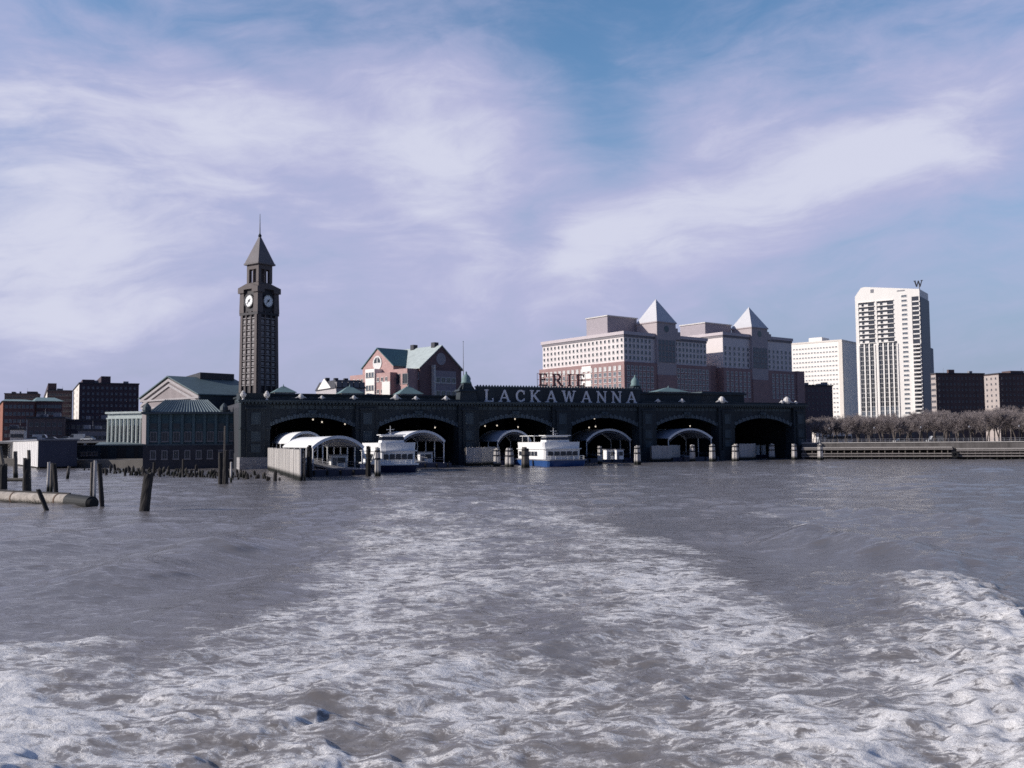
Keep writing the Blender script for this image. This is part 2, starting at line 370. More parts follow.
def build_water():
    ang = np.concatenate([np.radians(np.linspace(-180, -48, 34))[:-1], np.radians(np.linspace(-48, 48, 1050)), np.radians(np.linspace(48, 180, 34))[1:-1]])
    rad = [9.0]
    while rad[-1] < 480: rad.append(rad[-1] * 1.0040)
    while rad[-1] < 9000: rad.append(rad[-1] * 1.09)
    rad = np.array(rad); na, nr = len(ang), len(rad)
    Rr, A = np.meshgrid(rad, ang, indexing='ij')
    x = Rr*np.sin(A); y = Rr*np.cos(A)
    sp = np.maximum(Rr*0.0042, 0.03)                     # mesh spacing: waves shorter than a few cells are left to the bump
    front = (np.abs(A) < np.radians(49)) & (Rr < 520)
    z = np.zeros_like(x); foam = np.zeros_like(x); turb = np.zeros_like(x)
    X, Y, SP = x[front], y[front], sp[front]
    # wind chop
    rs = np.random.RandomState(3); h = np.zeros_like(X); ox = np.zeros_like(X); oy = np.zeros_like(X)
    wx = X + 1.6*perlin(X*0.13, Y*0.13); wy = Y + 1.6*perlin(X*0.13+40, Y*0.13+9)
    for i in range(46):
        lam = 0.55 * (14.0/0.55) ** rs.rand(); th = np.radians(rs.normal(-70, 38)); ph = rs.uniform(0, 6.28)
        a = 0.0105 * lam**0.72 * (0.95 if lam < 2.4 else 0.75)
        k = 2*np.pi/lam; fade = np.clip((lam/SP - 2.5)/3.0, 0, 1)
        arg = k*(wx*np.cos(th)+wy*np.sin(th)) + ph
        h += a*fade*np.sin(arg)
    h *= 0.75 + 0.6*perlin(X*0.045+7, Y*0.028+3)
    # the wake channel of the boat the picture is taken from
    xc = np.interp(Y, [0, 52, 78, 114, 160, 230], [0.0, 0.0, -2.5, -6.5, -11, -16])
    hw = np.interp(Y, [0, 20, 52, 78, 114, 160, 230], [10, 12, 13.2, 12.4, 12, 11, 10])
    wob = 2.6*perlin(X*0.16+3, Y*0.10+8) + 1.3*perlin(X*0.5, Y*0.35)
    lat = np.abs(X-xc) + wob
    inside = 1 - sstep(lat + 1.2*perlin(X*1.1+50, Y*1.1), hw-5.0, hw+1.8)
    along = np.interp(Y, [10, 19, 27, 40, 55, 80, 115, 160, 240], [0.34, 0.33, 0.33, 0.34, 0.34, 0.30, 0.20, 0.09, 0.0])
    patch = perlin(X*0.14+20, Y*0.10+4)*0.30 + perlin(X*0.40+2, Y*0.40+9)*0.24 + perlin(X*0.9+12, Y*0.95+19)*0.15
    edge = np.exp(-((lat-(hw-5.5))/3.4)**2)*np.interp(Y, [15, 25, 50, 80, 120], [0.10, 0.20, 0.24, 0.16, 0.06])
    D = inside*(along + patch + edge)
    T = inside*np.interp(Y, [10, 20, 40, 80, 140, 230], [1.0, 0.9, 0.55, 0.33, 0.15, 0.0])
    # breaking crest on the right, and the heap of foam on the left
    P = lambda *q: [tuple(gz(a, b)[:2]) for a, b in q]
    for pts, amp, wid, dens_, reach in (
        ([(9.0, 9.0), (11.5, 15.0), (13.6, 20.0), (15.4, 26.0)] + P((1028, 640), (985, 606), (940, 583), (895, 574)), 0.66, 1.9, 0.55, 8.5),
        ([(-6.0, 9.0), (-9.5, 15.0), (-12.4, 21.0)] + P((-10, 664), (60, 648), (130, 634)), 0.34, 1.8, 0.48, 6.0)):
        d, sd_, pr = seg_field(X, Y, pts)
        dd = d + 1.0*perlin(X*0.40, Y*0.40+30) + 0.6*perlin(X*1.0+9, Y*1.0) + 0.35*perlin(X*2.3+9, Y*2.3)
        env = np.clip(np.minimum(pr/0.12, (1-pr)/0.16), 0, 1)
        right = 1.0 if pts[0][0] > 0 else -1.0
        outer = (sd_*right) > 0
        prof = np.where(outer, np.exp(-(dd/(wid*0.75))**2), np.exp(-(dd/(wid*1.9))**2))
        lump = 1 + 0.30*perlin(X*0.45+11, Y*0.45) + 0.30*perlin(X*1.1, Y*1.1+5)
        h += amp*env*prof*lump*np.interp(pr, [0, 0.6, 1], [1, 0.85, 0.5])
        rch = reach*np.interp(pr, [0, 0.5, 0.8, 1], [1, 1, 0.6, 0.4]); f = np.where(outer, 1-sstep(dd, -0.3, 2.6), 1-np.clip((dd-0.8)/(rch-0.8), 0, 1)**1.3)
        e2 = np.clip(np.minimum(pr/0.05+0.4, (1-pr)/0.10), 0, 1)
        D = np.maximum(D, f*e2*(dens_ + 0.22*np.exp(-(dd/1.3)**2) + 0.5*patch)); T = np.maximum(T, f*e2)
    # slick water between the wake and the breaking crest, and dark slicks in the wake
    for px, py, rx, ry, wgt in ((812, 590, 1.9, 6.0, 0.8), (770, 560, 2.6, 9, 0.4), (560, 640, 1.2, 5, 0.15), (130, 600, 4.5, 8, 0.5)):
        q = gz(px, py); gq = np.exp(-((X-q.x)/rx)**2-((Y-q.y)/ry)**2); D -= wgt*gq; T *= 1-gq
    for px, py, rx, ry, wgt, hh in ((900, 752, 3.2, 4.0, 0.26, 0.28), (740, 772, 1.8, 2.0, 0.16, 0.14), (30, 745, 2.6, 4.0, 0.22, 0.16), (985, 690, 2.4, 4.0, 0.2, 0.25)):
        q = gz(px, py); gq = np.exp(-((X-q.x)/rx)**2-((Y-q.y)/ry)**2); D += wgt*gq; h += 0.7*hh*gq*(0.6+0.6*np.abs(perlin(X*0.7+3, Y*0.7+17))); T = np.maximum(T, gq)
    # long swells thrown off by the hull
    for px0, py0, px1, py1, amp, wid in ((40, 600, 250, 538, 0.42, 2.6), (-80, 560, 190, 520, 0.25, 3.0), (770, 530, 960, 566, 0.55, 2.4), (760, 505, 1080, 530, 0.3, 4.0), (330, 560, 120, 640, 0.2, 2.0)):
        a, b = gz(px0, py0), gz(px1, py1); d, sd_, pr = seg_field(X, Y, [(a.x, a.y), (b.x, b.y)])
        sh = np.clip(np.minimum(pr, 1-pr)*4, 0, 1)
        h += 1.5*amp*sh*(np.exp(-(d/wid)**2) - 0.45*np.exp(-((d-2.3*wid)/(1.5*wid))**2))*(1+0.3*perlin(X*0.3, Y*0.3))
    q = gz(812, 534); cap = np.exp(-((X-q.x)/1.1)**2-((Y-q.y)/2.2)**2); D += 0.9*cap; h += 0.25*cap
    q = gz(765, 513); D += 0.5*np.exp(-((X-q.x)/1.6)**2-((Y-q.y)/3)**2)
    # turbulence: lumps and torn ridges inside the wake
    tb = np.zeros_like(X)
    for fr, am, ridge in ((0.33, 0.025, 0), (0.7, 0.045, 1), (1.3, 0.06, 1), (2.4, 0.055, 1), (4.4, 0.042, 1), (8.0, 0.022, 1)):
        fade = np.clip((1/fr/SP - 2.2)/2.5, 0, 1)
        n = perlin(wx*fr*0.72+fr*13, wy*fr*1.05+fr*7)
        if ridge: n = 1 - 2*np.sqrt(n*n + 0.012)
        tb += am*fade*n
    D = D + np.where(D > 0.03, 1.9*tb*np.clip(T*1.6, 0, 1), 0)
    h += tb*T*0.72 + 0.30*tb*(1-T)*0.2
    D = np.clip(D, 0, 1)
    z[front] = h*np.clip((500-np.hypot(X, Y))/150, 0, 1); foam[front] = D; turb[front] = np.clip(T, 0, 1)
    co = np.stack([x, y, z], -1).reshape(-1, 3)
    co = np.vstack([co, [[0, 0, 0]]])
    i, j = np.meshgrid(np.arange(nr-1), np.arange(na), indexing='ij'); j2 = (j+1) % na
    quads = np.stack([i*na+j, i*na+j2, (i+1)*na+j2, (i+1)*na+j], -1).reshape(-1, 4)
    jj = np.arange(na); tri = np.stack([np.full(na, nr*na), (jj+1) % na, jj], -1)
    nq, nt_ = len(quads), len(tri)
    me = bpy.data.meshes.new('water'); me.vertices.add(len(co)); me.vertices.foreach_set('co', co.astype(np.float32).ravel())
    me.loops.add(nq*4+nt_*3); me.loops.foreach_set('vertex_index', np.concatenate([quads[:, ::-1].ravel(), tri[:, ::-1].ravel()]).astype(np.int32))
    me.polygons.add(nq+nt_)
    me.polygons.foreach_set('loop_start', np.concatenate([np.arange(nq)*4, nq*4+np.arange(nt_)*3]).astype(np.int32))
    me.polygons.foreach_set('use_smooth', np.ones(nq+nt_, bool))
    for nm, arr in (('foam', foam), ('churn', turb)):
        at_ = me.attributes.new(nm, 'FLOAT', 'POINT'); at_.data.foreach_set('value', np.append(arr.ravel(), 0).astype(np.float32))
    me.update(); me.validate()
    # make the surface face up
    if me.polygons[nq//2].normal.z < 0: me.flip_normals()
    o = bpy.data.objects.new('water', me); C.objects.link(o); struct(o)

    m = bpy.data.materials.new('river water and foam'); m.use_nodes = True; t = m.node_tree; t.nodes.clear(); k = NT(t)
    out = k.node('ShaderNodeOutputMaterial')
    gp = k.node('ShaderNodeNewGeometry'); pos = gp.outputs['Position']
    fa = k.node('ShaderNodeAttribute', attribute_name='foam').outputs['Fac']; ca = k.node('ShaderNodeAttribute', attribute_name='churn').outputs['Fac']
    mp = k.node('ShaderNodeMapping'); mp.inputs['Scale'].default_value = (0.68, 1.05, 1.0); t.links.new(pos, mp.inputs[0])
    wv = k.noise(mp.outputs[0], 1.3, 5, 0.6, 0, 1)
    vm = k.node('ShaderNodeVectorMath', operation='MULTIPLY_ADD'); t.links.new(wv, vm.inputs[0]); vm.inputs[1].default_value = (0.95, 0.95, 0.3); t.links.new(mp.outputs[0], vm.inputs[2])
    q = vm.outputs[0]
    n1 = k.noise(q, 1.15, 9, 0.62, 0.3)
    n2 = k.noise(q, 1.9, 6, 0.55, 0.6)
    n3 = k.noise(q, 5.5, 5, 0.6, 0.4)
    n4 = k.noise(q, 17.0, 4, 0.6, 0.3); lace3 = k.sub(1.0, k.mul(k.m('ABSOLUTE', k.sub(n4, 0.5)), 6.0))
    lace = k.sub(1.0, k.mul(k.m('ABSOLUTE', k.sub(n2, 0.5)), 7.0))         # bright threads where the noise crosses its mean
    lace2 = k.sub(1.0, k.mul(k.m('ABSOLUTE', k.sub(n3, 0.5)), 5.0))
    pat = k.add(k.add(k.mul(n1, 0.95), k.add(k.mul(lace, 0.40), k.mul(lace3, 0.13))), k.mul(lace2, 0.20))
    # pat is about 0.5..1.1 ; the denser the foam the lower the level it shows from
    lvl = k.sub(1.24, k.mul(fa, 0.68))
    fo = k.smooth(k.sub(pat, lvl), 0.02, 0.13)
    fo = k.mul(fo, k.smooth(fa, 0.04, 0.2))
    thin = k.mul(k.smooth(k.sub(pat, lvl), -0.30, 0.06), k.smooth(fa, 0.05, 0.4))
    silt = k.mix(ca, (0.185, 0.172, 0.174), (0.205, 0.182, 0.166))
    body = k.mix(k.mul(thin, 0.6), silt, (0.34, 0.315, 0.30))
    basec = k.mix(fo, body, k.mix(k.smooth(k.sub(pat, lvl), 0.06, 0.40), (0.50, 0.475, 0.455), (0.78, 0.75, 0.72)))
    rough = k.lin(fo, 0, 1, 0.09, 0.6)
    # wind ripples (too short for the mesh), and the grain of the foam
    m2 = k.node('ShaderNodeMapping'); m2.inputs['Scale'].default_value = (0.8, 1.25, 1.0); m2.inputs['Rotation'].default_value = (0, 0, 0.35); t.links.new(pos, m2.inputs[0])
    r1 = k.noise(m2.outputs[0], 1.15, 5, 0.58, 0.25); r2 = k.noise(m2.outputs[0], 5.0, 4, 0.6, 0.3)
    hgt = k.add(k.mul(r1, 0.32), k.mul(r2, 0.075))
    b1 = k.node('ShaderNodeBump'); b1.inputs['Strength'].default_value = 0.50; b1.inputs['Distance'].default_value = 1.0; t.links.new(hgt, b1.inputs['Height'])
    fg = k.noise(q, 7.0, 7, 0.7, 0.6)
    b2 = k.node('ShaderNodeBump'); k.put(b2.inputs['Strength'], k.lin(fo, 0, 1, 0.05, 0.7)); b2.inputs['Distance'].default_value = 0.16
    t.links.new(k.add(k.mul(fg, 0.8), k.mul(n1, 1.2)), b2.inputs['Height']); t.links.new(b1.outputs[0], b2.inputs['Normal'])
    # light scattered back out of murky water does not follow the ripples, nor does it in a froth of bubbles as strongly as on a solid
    nf = k.lin(fo, 0, 1, 0.12, 0.62); vx = k.node('ShaderNodeMix', data_type='VECTOR'); k.put(vx.inputs[0], nf); vx.inputs[4].default_value = (0, 0, 1); t.links.new(b2.outputs[0], vx.inputs[5])
    vn = k.node('ShaderNodeVectorMath', operation='NORMALIZE'); t.links.new(vx.outputs[1], vn.inputs[0])
    df = k.node('ShaderNodeBsdfDiffuse'); k.put(df.inputs['Color'], basec); t.links.new(vn.outputs[0], df.inputs['Normal'])
    gl = k.node('ShaderNodeBsdfGlossy'); k.put(gl.inputs['Roughness'], rough); t.links.new(b2.outputs[0], gl.inputs['Normal'])
    fr = k.node('ShaderNodeFresnel'); fr.inputs['IOR'].default_value = 1.333; t.links.new(b2.outputs[0], fr.inputs['Normal'])
    ms = k.node('ShaderNodeMixShader'); k.put(ms.inputs[0], k.mul(fr.outputs[0], k.lin(fo, 0, 1, 1.0, 0.35))); t.links.new(df.outputs[0], ms.inputs[1]); t.links.new(gl.outputs[0], ms.inputs[2])
    t.links.new(ms.outputs[0], out.inputs[0])
    me.materials.append(m)
build_water()

# ------------------------------------------------------------------ land
def build_ground():
    front = [(-3000, 360), (-260, 330), (-140, 300), (-128, 272), (-100, 262), (-70, 262), (-80, 287), (74, 352), (98, 312), (124, 303), (155, 289), (400, 250), (3000, 60)]
    front = [(float(a), float(b)) for a, b in front]
    top = [(a, b, GZ) for a, b in front] + [(9000.0, 9000.0, GZ), (-9000.0, 9000.0, GZ)]
    n = len(top); bm = MB(); vs = top + [(a, b, -4.0) for a, b, _ in top]
    fs = [list(range(n))] + [(i, n+i, n+(i+1) % n, (i+1) % n) for i in range(n)]
    bm.add(vs, fs); struct(bm.build('ground', soil))
build_ground()

# ------------------------------------------------------------------ the ferry terminal
TH = R(23.6); TE = (math.cos(TH), math.sin(TH)); TV = (-math.sin(TH), math.cos(TH))
TO = at(255, 430, 240); TO = Vector((TO.x, TO.y, 0)); BAY = 28.7; NB = 6; ULEN = BAY * NB
def tw(u, v, z=0.0): return Vector((TO.x + TE[0]*u + TV[0]*v, TO.y + TE[1]*u + TV[1]*v, z))
def fu(px, v=0.0, z=8.0):
    o = tw(0, v); return ulen(o, TE, px, z)
def fh(px, py, v=0.0):
    """height of what is seen at (px, py) on the plane a distance v behind the facade"""
    p = tw(fu(px, v), v); return hz(px, py, p.y)
ter = thing('ferry_terminal', 'long dark copper ferry terminal with six wide arched boat slips along the water', 'ferry terminal', TO, TH)
ZC, ZS, ZK = 16.8, 10.4, 13.1          # cornice, arch springing, arch crown
PW = 3.0                               # half width of a pier
def arch_pts(u0, u1, zs, zk, n=22):
    c = (u0+u1)/2; hw = (u1-u0)/2; rise = zk-zs; rr = (hw*hw+rise*rise)/(2*rise); a = math.asin(hw/rr)
    return [(c + rr*math.sin(-a + 2*a*i/n), zk - rr + rr*math.cos(-a + 2*a*i/n)) for i in range(n+1)]
wall = MB()
for b in range(NB):
    u0, u1 = b*BAY+PW-.4, (b+1)*BAY-PW+.4
    ap = arch_pts(u0, u1, ZS, ZK)
    wall.prism([(u0, ZC), (u0, ZS)] + ap[1:-1] + [(u1, ZS), (u1, ZC)], 'y', 0.0, 1.6)
wall.build('arcade_wall', copper, ter)
for b in range(NB):
    u0, u1 = b*BAY+PW, (b+1)*BAY-PW
    ai = arch_pts(u0, u1, ZS, ZK, 30); ring = MB()
    c = (u0+u1)/2; rise = ZK-ZS; hw = (u1-u0)/2; rr = (hw*hw+rise*rise)/(2*rise); a = math.asin(hw/rr)
    for i in range(30):
        t0, t1 = -a+2*a*i/30, -a+2*a*(i+0.86)/30; tall = 1.15 if i % 2 else 0.85
        pts = [(c+q*math.sin(t), ZK-rr+q*math.cos(t)) for q, t in ((rr, t0), (rr+tall, t0), (rr+tall, t1), (rr, t1))]
        ring.prism(pts[::-1], 'y', -0.35 if i % 2 else -0.2, 0.0)
    ring.build('arch_ring', voussoir, ter)
    key = MB(); key.prism([(c-.75, ZK-.1), (c+.75, ZK-.1), (c+1.15, ZK+1.75), (c-1.15, ZK+1.75)], 'y', -0.75, 0.0); key.lathe((c, -0.85, ZK+.2), [(.05,0),(.5,.3),(.6,.7),(.35,1.1),(.05,1.25)], 10)
    key.build('keystone', copper_mid, ter)
    fr = MB()
    for i in range(15):                                     # panels of the frieze between the piers
        x0 = u0 + (u1-u0)*i/15
        fr.box(x0+.12, x0+(u1-u0)/15-.12, -0.12, 0.0, 15.25, 16.15)
    fr.build('frieze_panel', copper_mid, ter)
for i in range(NB+1):
    u = i*BAY; wdt = PW if 0 < i < NB else PW+0.6
    p = MB(); wdt = PW-.6 if i == NB else wdt; p.box(u-wdt, u+wdt, -0.9, 3.2, 3.0, ZC); p.box(u-wdt*.62, u+wdt*.62, -1.35, -0.9, 3.0, 15.0); p.box(u-wdt-.15, u+wdt+.15, -1.2, 3.2, 10.0, 10.5)
    p.box(u-wdt*.72, u+wdt*.72, -1.6, -0.9, 15.0, 15.5)
    po = p.build('pier', copper, ter)
    for z0, z1 in ((4.2, 6.2), (6.9, 9.4), (11.2, 14.2)):
        q = MB()
        x0, x1, y0, y1 = u-1.15, u+1.15, -1.5, -1.35
        q.box(x0, x0+.22, y0, y1, z0, z1); q.box(x1-.22, x1, y0, y1, z0, z1); q.box(x0+.22, x1-.22, y0, y1, z1-.22, z1); q.box(x0+.22, x1-.22, y0, y1, z0, z0+.22); q.box(x0+.22, x1-.22, -1.40, -1.352, z0+.22, z1-.22)
        q.build('pier_panel', copper_mid, po)
    MB().box(u-wdt-.35, u+wdt+.35, -1.7, 3.6, -3, 3.0).build('plinth', stone if i == 0 else copper, po)
co_ = MB(); co_.box(-4.2, ULEN+2.8, -1.7, 1.6, ZC, ZC+.35); co_.box(-4.4, ULEN+3.0, -2.1, 1.7, ZC+.35, ZC+.6)
for i in range(200):
    u = -4 + (ULEN+6.6)*(i+.5)/200; co_.box(u-.2, u+.2, -1.55, -0.0, ZC-.42, ZC)
co_.build('cornice', copper_mid, ter)
for u0, u1 in ((-4.0, fu(477, 0)), (fu(641, 0), ULEN+2.6)): MB().box(u0, u1, -1.1, -0.6, ZC+.6, ZC+1.2).build('parapet', copper, ter)
# hall behind the arches: roof, back and end walls, floor beams
hl = MB(); hl.box(-3.6, ULEN+2.4, 3.2, 46, 15.6, 16.78); hl.build('hall_roof', darkroof, ter)
hw_ = MB(); hw_.box(-3.6, ULEN+2.4, 45, 46, -2, 15.6); hw_.box(-3.6, -2.9, 3.2, 45, -2, 15.6); hw_.box(ULEN+1.7, ULEN+2.4, 3.2, 45, -2, 15.6)
for i in range(1, NB): hw_.box(i*BAY-.5, i*BAY+.5, 3.2, 40, -2, 15.6)
hw_.build('hall_wall', dark, ter)
# attic storey set back on the roof
u_a0, u_a1 = fu(249, 2), fu(457, 2); za = fh(330, 394, 3)
at_ = MB(); at_.box(u_a0, u_a1, 3, 30, 16.8, za-.4); at_.box(u_a0-.4, u_a1+.4, 2.6, 30.4, za-.4, za)
at_.build('attic', copper, ter)
u_b0, u_b1 = fu(641, 3), fu(745, 3); zb = fh(700, 393, 3)
at_ = MB(); at_.box(u_b0, u_b1, 3, 30, 16.8, zb-.5); at_.box(u_b0-.4, u_b1+.5, 2.4, 30.4, zb-.5, zb); at_.build('attic', copper, ter)
for px0, px1, n in ((252, 455, 22), (645, 740, 12)):
    aw = Windows(ter)
    for i in range(n):
        px = px0 + (px1-px0)*(i+.5)/n
        aw.put('R', fu(px, 3), 18.0, 1.6, 0.8, copper_mid, glass, 0.15, 3.0)
    aw.finish()
# lanterns with hipped green roofs
for px, py, half in ((285, 386, 12), (352, 386, 12), (411, 386, 12.5), (673, 387, 16)):
    v = 8.0; u = fu(px, v, 18); hwid = abs(fu(px+half, v, 18)-u); base = za if px < 600 else zb; zt = fh(px, py, v)
    o = bpy.data.objects.new('roof_lantern', MB().box(u-hwid*.85, u+hwid*.85, v, v+5, base, base+.55).mesh('roof_lantern', stone_pale)); C.objects.link(o); o.parent = ter
    rf = MB(); e0 = base+.55; vs = [(u-hwid, v-.5, e0), (u+hwid, v-.5, e0), (u+hwid, v+5.5, e0), (u-hwid, v+5.5, e0), (u-.5, v+2.5, zt), (u+.5, v+2.5, zt)]
    rf.add(vs, [(0,1,5,4),(1,2,5),(2,3,4,5),(3,0,4),(3,2,1,0)]); rf.lathe((u, v+2.5, zt-.1), [(.3,0),(.12,.4),(.02,.8)], 8); rf.build('lantern_roof', patina, o)
# sculpted crests along the parapet
for px, sc in ((301, 1.0), (322, .7), (354, .8), (396, 1.1), (416, .8), (446, .9), (658, .8), (682, .9), (722, 1.5), (787, 1.6), (782, .8), (796, .7)):
    u = fu(px, -0.9, 18); s_ = MB(); z0 = ZC+1.2
    s_.lathe((u, -0.85, z0-.3), [(.5*sc,0),(.75*sc,.45*sc),(.62*sc,1.0*sc),(.2*sc,1.4*sc)], 10)
    for sg in (-1, 1): s_.tube((u+sg*.4*sc, -.85, z0+.35*sc), (u+sg*1.5*sc, -.85, z0-.1), .32*sc, .14*sc, 6)
    s_.build('crest', stone_pale, ter)
# corner blocks with urns at the left end
cb = MB(); cb.box(-4.0, 3.6, -1.3, 4.5, ZC+.6, fh(255, 393, -1)); cb.build('corner_block', copper, ter)
for du in (-3.2, 2.6):
    ur = MB(); ur.lathe((du, -1.8, ZC+.6), [(.35,0),(.2,.35),(.7,.9),(.8,1.4),(.45,1.7),(.5,1.9),(.05,2.3)], 10); ur.build('urn', stone_pale, ter)
# domed cupolas either side of the name board
for px, pyt in ((467, 371), (640.5, 374)):
    u = fu(px, 0, 20); zt = fh(px, pyt, 0); h = zt-ZC-.6; yc = .6 if px < 600 else 3.0
    k_ = MB(); k_.taper((u, yc), 5.2, 3.6, ZC+.6, 4.6, 3.2, ZC+.6+h*.34); k_.taper((u, yc), 5.8, 4.2, ZC+.6+h*.34, 5.2, 3.8, ZC+.6+h*.40)
    k_.taper((u, yc), 3.0, 2.6, ZC+.6+h*.40, 2.4, 2.2, ZC+.6+h*.60)
    for sg in (-1, 1): k_.prism([(u+sg*2.4, ZC+.6+h*.40), (u+sg*1.4, ZC+.6+h*.40), (u+sg*1.4, ZC+.6+h*.56)], 'y', yc-.6, yc+.6)
    ko = k_.build('cupola', copper, ter)
    MB().lathe((u, yc, ZC+.6+h*.60), [(1.35,0),(1.5,h*.03),(1.2,h*.08),(1.3,h*.16),(.95,h*.24),(.4,h*.30),(.22,h*.33),(.3,h*.36),(.03,h*.40)], 14).build('cupola_dome', patina, ko, True)
# name board with its letters
def letter_mesh(ch, H, depth, m):
    """slab-serif capital, height H, in the xz plane facing -y, left edge at x = 0; returns mesh and width"""
    T, t, sf = .17*H, .10*H, .09*H; b = MB(); lay = [0]
    def bar(p, q, th):
        d = (Vector(q)-Vector(p)).normalized(); nrm = Vector((-d.y, d.x))*th/2; p, q = Vector(p), Vector(q); e = lay[0]*.004; lay[0] += 1
        pts = [p-nrm, q-nrm, q+nrm, p+nrm]; b.prism([tuple(v) for v in pts], 'y', -e, depth)
    def serif(x, z, w_=.34): bar((x-w_*H/2, z+(sf/2 if z < H/2 else -sf/2)), (x+w_*H/2, z+(sf/2 if z < H/2 else -sf/2)), sf)
    def curve(cx, cz, rx, rz, a0, a1, th, n=14):
        e = lay[0]*.004; lay[0] += 1; vs = []
        out = [(cx+(rx+th/2)*math.cos(R(a0+(a1-a0)*i/n)), cz+(rz+th*.4)*math.sin(R(a0+(a1-a0)*i/n))) for i in range(n+1)]
        inn = [(cx+(rx-th/2)*math.cos(R(a0+(a1-a0)*i/n)), cz+(rz-th*.4)*math.sin(R(a0+(a1-a0)*i/n))) for i in range(n+1)]
        for i in range(n): b.prism([out[i], out[i+1], inn[i+1], inn[i]], 'y', -e, depth)
    x0 = .17*H
    if ch == 'L': W_=.78*H; bar((x0,0),(x0,H),T); serif(x0,H); serif(x0,0); bar((x0,sf/2),(W_,sf/2),sf*1.15); bar((W_-.05*H,0),(W_-.05*H,.3*H),t)
    elif ch == 'A': W_=1.06*H; bar((.16*H,.04*H),(.53*H,.97*H),t); bar((.90*H,.04*H),(.53*H,.97*H),T); bar((.30*H,.33*H),(.76*H,.33*H),t*.9); serif(.16*H,0,.32); serif(.90*H,0,.32)
    elif ch == 'C': W_=.88*H; curve(.48*H,.5*H,.36*H,.44*H,48,312,T); bar((.78*H,.62*H),(.78*H,.95*H),t); bar((.78*H,.1*H),(.78*H,.3*H),t)
    elif ch == 'K': W_=.98*H; bar((x0,0),(x0,H),T); serif(x0,H); serif(x0,0); bar((x0,.40*H),(.76*H,.96*H),t); bar((.38*H,.56*H),(.80*H,.04*H),T); serif(.76*H,H,.30); serif(.82*H,0,.32)
    elif ch == 'W': W_=1.36*H; bar((.17*H,.96*H),(.43*H,.03*H),T); bar((.43*H,.03*H),(.68*H,.95*H),t); bar((.68*H,.95*H),(.93*H,.03*H),T); bar((.93*H,.03*H),(1.19*H,.96*H),t); serif(.17*H,H,.32); serif(1.19*H,H,.30)
    elif ch == 'N': W_=1.02*H; bar((x0,0),(x0,H),t); bar((.85*H,0),(.85*H,H),t); bar((.15*H,.95*H),(.85*H,.05*H),T); serif(x0,0,.32); serif(.12*H,H,.24); serif(.85*H,H,.32)
    elif ch == 'E': W_=.82*H; bar((x0,0),(x0,H),T); bar((.03*H,H-sf*.6),(.74*H,H-sf*.6),sf*1.15); bar((.03*H,sf*.6),(.76*H,sf*.6),sf*1.15); bar((x0,.52*H),(.56*H,.52*H),t); bar((.71*H,.74*H),(.71*H,H),t*.9); bar((.73*H,0),(.73*H,.28*H),t*.9); bar((.55*H,.42*H),(.55*H,.63*H),t*.8)
    elif ch == 'R': W_=.98*H; bar((x0,0),(x0,H),T); serif(x0,H); serif(x0,0); bar((x0,H-t*.45),(.50*H,H-t*.45),t*.9); bar((x0,.50*H),(.50*H,.50*H),t*.9); curve(.48*H,.735*H,.22*H,.225*H,-90,90,T*.9,10); bar((.48*H,.48*H),(.82*H,.04*H),T); serif(.86*H,0,.28)
    elif ch == 'I': W_=.42*H; bar((.21*H,0),(.21*H,H),T); serif(.21*H,H,.38); serif(.21*H,0,.38)
    return b.mesh('letter', m), W_
v_s = -0.2
us0, us1 = fu(477, v_s), fu(641, v_s); zs1 = fh(560, 388.6, v_s)
sg_ = tag(MB().box(us0, us1, 0, 1.2, 0, zs1-ZC-.6).build('name_sign', copper), 'long dark rooftop board carrying the pale railroad name in ten slab letters', 'sign')
sg_.location = tw(0, v_s, ZC+.6); sg_.rotation_euler = (0,0,TH)
ed = MB(); ed.box(us0-.2, us1+.2, -.15, 1.3, zs1-ZC-.6, zs1-ZC-.25)
for i in range(60):
    u = us0+(us1-us0)*(i+.5)/60; ed.lathe((u, .5, zs1-ZC-.25), [(.25,0),(.3,.2),(.05,.45)], 6)
ed.build('board_coping', copper_mid, sg_)
LH = fh(560, 390.4, v_s-.5) - fh(560, 402.3, v_s-.5); lz = fh(560, 402.3, v_s-.5)-ZC-.6
word = 'LACKAWANNA'; ms = [letter_mesh(c, LH, .30, letter_m) for c in word]
ul0, ul1 = fu(484.5, v_s), fu(637.0, v_s); gap = (ul1-ul0-sum(w_ for _, w_ in ms))/(len(word)-1); u = ul0
for me_, w_ in ms:
    o = bpy.data.objects.new('letter', me_); C.objects.link(o); o.parent = sg_; o.location = (u, -.34, lz); u += w_+gap
# the older name above it, open letters on a light frame
v_e = 6.0; ue0, ue1 = fu(538, v_e, 24), fu(586, v_e, 24); ze0, ze1 = fh(560, 386.0, v_e), fh(560, 373.8, v_e)
frm = MB(); zr = 16.8
for i in range(9):
    u = ue0+(ue1-ue0)*i/8; frm.tube((u, .5, 0), (u, .5, ze1-zr), .07); frm.tube((u, .5, ze0-zr), (u, 3.2, 0), .06)
for q in (ze0-zr, (ze0+ze1)/2-zr, ze1-zr): frm.tube((ue0, .5, q), (ue1, .5, q), .06)
es = tag(frm.build('rooftop_sign', black), 'open row of four dark letters on a steel frame above the long name board', 'sign'); es.location = tw(0, v_e, zr); es.rotation_euler = (0,0,TH)
EH = ze1-ze0; ms = [letter_mesh(c, EH, .35, letter_d) for c in 'ERIE']; gap = (ue1-ue0-sum(w_ for _, w_ in ms)-.6)/3; u = ue0+.3
for me_, w_ in ms:
    o = bpy.data.objects.new('letter', me_); C.objects.link(o); o.parent = es; o.location = (u, 0, ze0-zr); u += w_+gap
